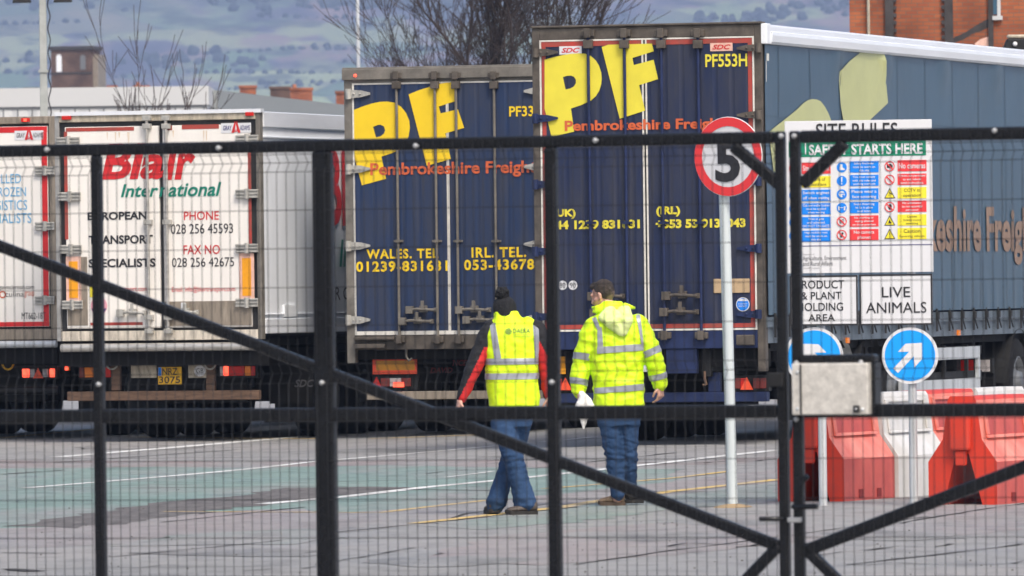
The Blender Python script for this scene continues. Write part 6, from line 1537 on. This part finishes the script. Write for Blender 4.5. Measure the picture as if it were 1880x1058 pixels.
def brick_building():
    Y = 170.0; s = FPX / Y; p = at(1560, 60, Y); T = Fr((p.x, p.y, 0), R(4)); E = T.empty('brick_building'); tag(E, 'tall red brick building with dark toothed quoins and a white framed window, right edge', 'building')
    X_ = lambda px: (px - 1560) / s; zt = 13.0
    MB().box(0, 9.0, 0, 12, 0, zt).build('wall', M['brick'], E)
    for n_, px in enumerate((1633, 1742, 1819)):  # last, narrow strip: shade of the window reveal, painted as dark brick
        q = MB(); x = X_(px); wd = .085 if n_ < 2 else .05
        q.box(x - wd, x + wd, -.07, -.002, 0, zt)
        if n_ < 2:
            k = 0; z = 4.0
            while z < zt - .2: q.box(x - wd - .06 if n_ else x + wd + .001, x - wd - .001 if n_ else x + wd + .06, -.06, -.002, z, z + .075); z += .15
        q.build('quoin_and_shade', M['old_brick'], E)
    x0, x1 = X_(1822), X_(1836); z0 = at(1828, 33, Y).z
    MB().box(x0, x1 + .5 * 0, -.03, -.002, z0 + .06, z0 + 1.6).build('window', mat('blue window glass', (.05, .12, .19), .15), E)
    q = MB(); q.box(x1 - .055, x1 + .012, -.05, -.0305, z0, z0 + 1.6); q.box(x0, x1 + .05, -.10, -.031, z0 - .05, z0 + .03); q.build('window_frame', M['clad_trim'], E)
    x = X_(1595); MB().tube([(x, -.10, 0), (x, -.10, zt)], .03, 8).build('downpipe', M['beige'], E)
    # soot stained patch left where a lean-to stood
    pts = [(1822, 30), (1822, 46), (1802, 57), (1786, 62), (1770, 72), (1750, 80), (1745, 72), (1772, 60), (1795, 45), (1812, 36)]
    MB().poly([T.uv(a, b, -.004) for a, b in pts], -.004).build('soot_stain', M['old_brick'], E)
    pts = [(1790, 80), (1800, 72), (1820, 66), (1822, 90), (1790, 90)]
    MB().poly([T.uv(a, b, -.006) for a, b in pts], -.006).build('plaster_patch', M['refl_pink'], E)
    MB().box(-.1, 9.1, -.15, 12, zt + .001, zt + .3).build('parapet', M['clad_trim'], E)
brick_building()

def flood_mast():
    Y = 125.0; s = FPX / Y; p = at(1874, 80, Y); E = bpy.data.objects.new('work_lamp', None); col.objects.link(E); E.location = (p.x, p.y, 0)
    tag(E, 'black work lamp with a pale bar, over the curtain sided lorry, right edge', 'lamp')
    MB().tube([(.1, .1, 0), (.1, .1, p.z + .05)], .05, 10).build('post', M['galv'], E)
    MB().hexa([(-.28, -.1, p.z - .12), (.5, -.1, p.z - .12), (.5, .2, p.z - .12), (-.28, .2, p.z - .12)], [(-.2, -.08, p.z + .07), (.5, -.08, p.z + .07), (.5, .2, p.z + .07), (-.2, .2, p.z + .07)]).build('housing', M['under2'], E, .02)
    MB().box(-.2, .5, -.06, .12, p.z + .075, p.z + .13).build('bar', M['beige'], E, .02)
    MB().lathe([(-.03, 0), (-.03, .03), (0, .035)], (-.09, -.101, p.z - .01), 'y', 14).build('lens', M['white_sign'], E)
flood_mast()

# bare winter trees
M['bark'] = mat('grey brown bark', (0.040, 0.036, 0.034), .9, var=.35, scale=5)
M['twig'] = mat('reddish brown twig', (0.075, 0.057, 0.052), .9, var=.3, scale=3)
def bare_tree(x, y, h, lean, seed, label, r0=.12, depth=6, up=.25, spread=.55, fork=.28, group=None, br=(2, 3), rmin=.0075):
    rnd = random.Random(seed); tr = MB(); tw = MB()
    def grow(p, d, r, L, k):
        n = 4; pts = [p]; rr = [r]; q = p.copy(); dd = d.copy()
        for i in range(n):
            dd = (dd + Vector((rnd.gauss(0, .10), rnd.gauss(0, .10), up * .14))).normalized(); q = q + dd * (L / n); pts.append(q.copy()); rr.append(max(rmin, r * (1 - .32 * (i + 1) / n)))
        (tr if k < 3 else tw).tube(pts, rr, 7 if k < 2 else 5 if k < 3 else 3, caps=False)
        if k >= depth: return
        m = rnd.randint(*br) if k else br[1]
        for j in range(m):
            a = rnd.uniform(0, 2 * math.pi); u = dd.orthogonal().normalized(); v = dd.cross(u)
            sp = spread * rnd.uniform(.55, 1.25); nd = (dd * math.cos(sp) + (u * math.cos(a) + v * math.sin(a)) * math.sin(sp) + Vector((0, 0, .12))).normalized()
            grow(q if j < 2 else pts[rnd.randint(2, 3)], nd, rr[-1] * rnd.uniform(.62, .85), L * rnd.uniform(.66, .92), k + 1)
        if k >= 1:
            for j in range(3):
                b = pts[rnd.randint(1, 3)]; nd = (dd + Vector((rnd.gauss(0, .6), rnd.gauss(0, .6), rnd.gauss(.2, .4)))).normalized(); grow(b, nd, r * .35, L * .55, max(k + 2, depth - 2))
    E = bpy.data.objects.new('bare_tree', None); col.objects.link(E); E.location = (x, y, 0); tag(E, label, 'tree', group)
    grow(Vector((0, 0, -.1)), Vector((lean, 0, 1)).normalized(), r0, h * fork, 0)
    tr.build('trunk', M['bark'], E); tw.build('crown', M['twig'], E)
p = at(866, 300, 200); bare_tree(p.x, p.y, 13.5, .0, 5, 'large bare tree with the thickest upright trunk, above the middle of the lower blue trailer', .28, 7, .34, .40, .25, 'big bare trees')
p = at(835, 300, 206); bare_tree(p.x, p.y, 9.6, -.07, 11, 'bare tree leaning left above the lower blue trailer', .14, 6, .32, .40, .28, 'big bare trees')
p = at(955, 300, 202); bare_tree(p.x, p.y, 13.5, .06, 23, 'bare tree with slender upright limbs, beside the corner of the taller lorry', .12, 7, .45, .40, .30, 'big bare trees')
p = at(762, 300, 212); bare_tree(p.x, p.y, 7.0, .0, 31, 'lowest of the big bare trees, with fine spreading twigs right of the slim white pole', .085, 6, .3, .42, .28, 'big bare trees')
for i, (px, hh, ln, sd, lb) in enumerate([(283, 6.2, .03, 3, 'tallest thin bare sapling, forking in the middle of the group before the pale warehouse'), (190, 3.9, .05, 8, 'short bare sapling right of the brick tower, low before the pale warehouse'), (235, 4.3, .1, 14, 'short bare sapling left of the tallest one'), (306, 5.2, .12, 19, 'bare sapling leaning right of the tallest one'), (345, 4.7, -.04, 25, 'bare sapling at the right end of the pale warehouse front'), (150, 3.6, -.05, 35, 'lowest bare sapling under the brick tower')]):
    p = at(px, 300, 185 + 3 * (i % 3)); bare_tree(p.x, p.y, hh, ln, sd, lb, .030 if i else .045, 4, .9, .27, .42, 'thin bare saplings', (2, 2))

# hillside
def hill_mat():
    m = bpy.data.materials.new('heather and field hillside'); m.use_nodes = True; n = m.node_tree; L = n.links; b = n.nodes['Principled BSDF']; b.inputs['Roughness'].default_value = .95; b.inputs['Specular IOR Level'].default_value = .1
    tc = n.nodes.new('ShaderNodeTexCoord')
    def nz(sc, st=(1, 1, 1), det=5, rot=0.0):
        mp = n.nodes.new('ShaderNodeMapping'); mp.inputs['Scale'].default_value = st; mp.inputs['Rotation'].default_value = (0, 0, rot); L.new(tc.outputs['Object'], mp.inputs[0])
        q = n.nodes.new('ShaderNodeTexNoise'); q.inputs['Scale'].default_value = sc / 2.3; q.inputs['Detail'].default_value = det; q.inputs['Roughness'].default_value = .6; L.new(mp.outputs[0], q.inputs[0]); return q
    def ramp(src, stops, mode='LINEAR'):
        r = n.nodes.new('ShaderNodeValToRGB'); L.new(src, r.inputs[0]); e = r.color_ramp.elements; r.color_ramp.interpolation = mode
        while len(e) < len(stops): e.new(.5)
        for i, (p_, c) in enumerate(stops): e[i].position = p_; e[i].color = (*c, 1)
        return r.outputs[0]
    def mix(f, a, c):
        q = n.nodes.new('ShaderNodeMixRGB'); L.new(f, q.inputs[0]); L.new(a, q.inputs[1]); L.new(c, q.inputs[2]); return q.outputs[0]
    moor = ramp(nz(.045, (1, .55, 1), 7).outputs[0], [(.28, (.028, .034, .060)), (.46, (.070, .068, .100)), (.60, (.19, .140, .140)), (.74, (.13, .17, .11))])
    mpv = n.nodes.new('ShaderNodeMapping'); mpv.inputs['Rotation'].default_value = (0, 0, .22); mpv.inputs['Scale'].default_value = (.50, .62, 1)
    wn = nz(.09, (1, 1, 1), 5); va = n.nodes.new('ShaderNodeMixRGB'); va.blend_type = 'ADD'; va.inputs[0].default_value = 16.0; L.new(tc.outputs['Object'], va.inputs[1]); L.new(wn.outputs['Color'], va.inputs[2]); L.new(va.outputs[0], mpv.inputs[0])
    vo = n.nodes.new('ShaderNodeTexVoronoi'); vo.inputs['Scale'].default_value = .024; L.new(mpv.outputs[0], vo.inputs['Vector'])
    ve = n.nodes.new('ShaderNodeTexVoronoi'); ve.feature = 'DISTANCE_TO_EDGE'; ve.inputs['Scale'].default_value = .024; L.new(mpv.outputs[0], ve.inputs['Vector'])
    sr = n.nodes.new('ShaderNodeSeparateColor'); L.new(vo.outputs['Color'], sr.inputs[0])
    field0 = ramp(sr.outputs[0], [(0.0, (.075, .12, .075)), (.30, (.125, .195, .11)), (.55, (.27, .34, .165)), (.78, (.17, .17, .115)), (1.0, (.09, .14, .09))])
    hedge = ramp(ve.outputs['Distance'], [(.005, (.35, .35, .35)), (.03, (0, 0, 0))])
    wood = ramp(nz(.15, (1, .6, 1), 6).outputs[0], [(.35, (.012, .020, .030)), (.65, (.040, .050, .055))])
    field = mix(hedge, field0, wood)
    fmask = ramp(nz(.030, (1, .75, 1), 6, .25).outputs[0], [(.44, (0, 0, 0)), (.50, (1, 1, 1))])
    wmask = ramp(nz(.060, (.8, .8, 1), 8, .2).outputs[0], [(.55, (0, 0, 0)), (.62, (.7, .7, .7))])
    sp = n.nodes.new('ShaderNodeSeparateXYZ'); L.new(tc.outputs['Object'], sp.inputs[0])
    mr = n.nodes.new('ShaderNodeMapRange'); mr.inputs['From Min'].default_value = 135; mr.inputs['From Max'].default_value = 205; mr.inputs['To Min'].default_value = 1; mr.inputs['To Max'].default_value = .30; L.new(sp.outputs['Z'], mr.inputs['Value'])
    mu = n.nodes.new('ShaderNodeMath'); mu.operation = 'MULTIPLY'; L.new(fmask, mu.inputs[0]); L.new(mr.outputs[0], mu.inputs[1])
    c = mix(mu.outputs[0], moor, field); c = mix(wmask, c, wood)
    L.new(c, b.inputs['Base Color']); return m
def hill():
    K = 2.3
    xs = [K * q for q in [-2600, -1600, -1000] + [-700 + 35 * i for i in range(41)] + [1000, 1600, 2600]]; ys = [K * q for q in [1950 + 16 * i for i in range(50)] + [2800, 3000, 3300]]
    V = []
    for y in ys:
        for x in xs:
            t = max(0, y - 2000 * K); z = .24 * min(t, 900 * K)
            z += t / 300 * 6 * noise.noise(Vector((x * .006 / K, y * .006 / K, 0))) if t > 0 else 0
            V.append((x, y, z - (1.0 if t <= 0 else 0)))
    nx = len(xs); F = [(j * nx + i, j * nx + i + 1, (j + 1) * nx + i + 1, (j + 1) * nx + i) for j in range(len(ys) - 1) for i in range(nx - 1)]
    tag(MB().add(V, F, 0, True).build('hillside', hill_mat()), kind='structure')
    # hedgerow trees and small woods on the slope
    rnd = random.Random(21); mb = MB()
    def hz(x, y): t = max(0, y - 2000 * K); return .24 * t + t / 300 * 6 * noise.noise(Vector((x * .006 / K, y * .006 / K, 0)))
    def crown(x, y, r):
        V = []; F = []; n = 7; z0 = hz(x, y) - 1
        for i, (f, h) in enumerate(((.55, 0), (1.0, .5), (.95, 1.0), (.5, 1.55))):
            for k in range(n): a = 2 * math.pi * k / n; q = r * f * rnd.uniform(.75, 1.2); V.append((x + q * math.cos(a), y + q * math.sin(a), z0 + r * h * rnd.uniform(.85, 1.15)))
        for i in range(3):
            for k in range(n): F.append((i * n + k, i * n + (k + 1) % n, (i + 1) * n + (k + 1) % n, (i + 1) * n + k))
        F.append(tuple(3 * n + k for k in range(n))); mb.add(V, F, 0, True)
    for r_ in range(24):                      # hedges across the slope
        y = 4960 + r_ * 24 + rnd.uniform(-8, 8); x = -560 + rnd.uniform(0, 80)
        while x < 560:
            ln = rnd.uniform(30, 130); sl = rnd.uniform(-.25, .25); t = 0
            if rnd.random() < .55:
                while t < ln: crown(x + t, y + sl * t + rnd.uniform(-1, 1), rnd.uniform(1.0, 2.6)); t += rnd.uniform(3.5, 9)
            x += ln + rnd.uniform(10, 70)
    for q in range(34):                       # copses
        cx_, cy_ = rnd.uniform(-540, 540), rnd.uniform(4980, 5480); w_ = rnd.uniform(10, 34)
        for k in range(int(w_ * 1.1)): crown(cx_ + rnd.gauss(0, w_), cy_ + rnd.gauss(0, w_ * .45), rnd.uniform(2.0, 4.2))
    M['far_tree'] = mat('far winter trees', (.030, .038, .036), .95, var=.5, scale=.05, spec=.1)
    tag(mb.build('hillside_trees', M['far_tree']), 'far hedgerow trees and copses scattered over the hazy hillside', 'trees', kind='stuff')
hill()

# air between here and the hill
HZ = 0.000132
m = bpy.data.materials.new('haze'); m.use_nodes = True; n = m.node_tree; n.nodes.clear()
out = n.nodes.new('ShaderNodeOutputMaterial'); pv = n.nodes.new('ShaderNodeVolumePrincipled'); pv.inputs['Density'].default_value = HZ; pv.inputs['Color'].default_value = (.54, .69, 1.0, 1); pv.inputs['Anisotropy'].default_value = .2
n.links.new(pv.outputs[0], out.inputs['Volume'])
h = MB().box(-9000, 9000, -400, 8200, -3.0, 620).build('haze', m); tag(h, 'pale bluish haze in the air', 'haze', kind='stuff')
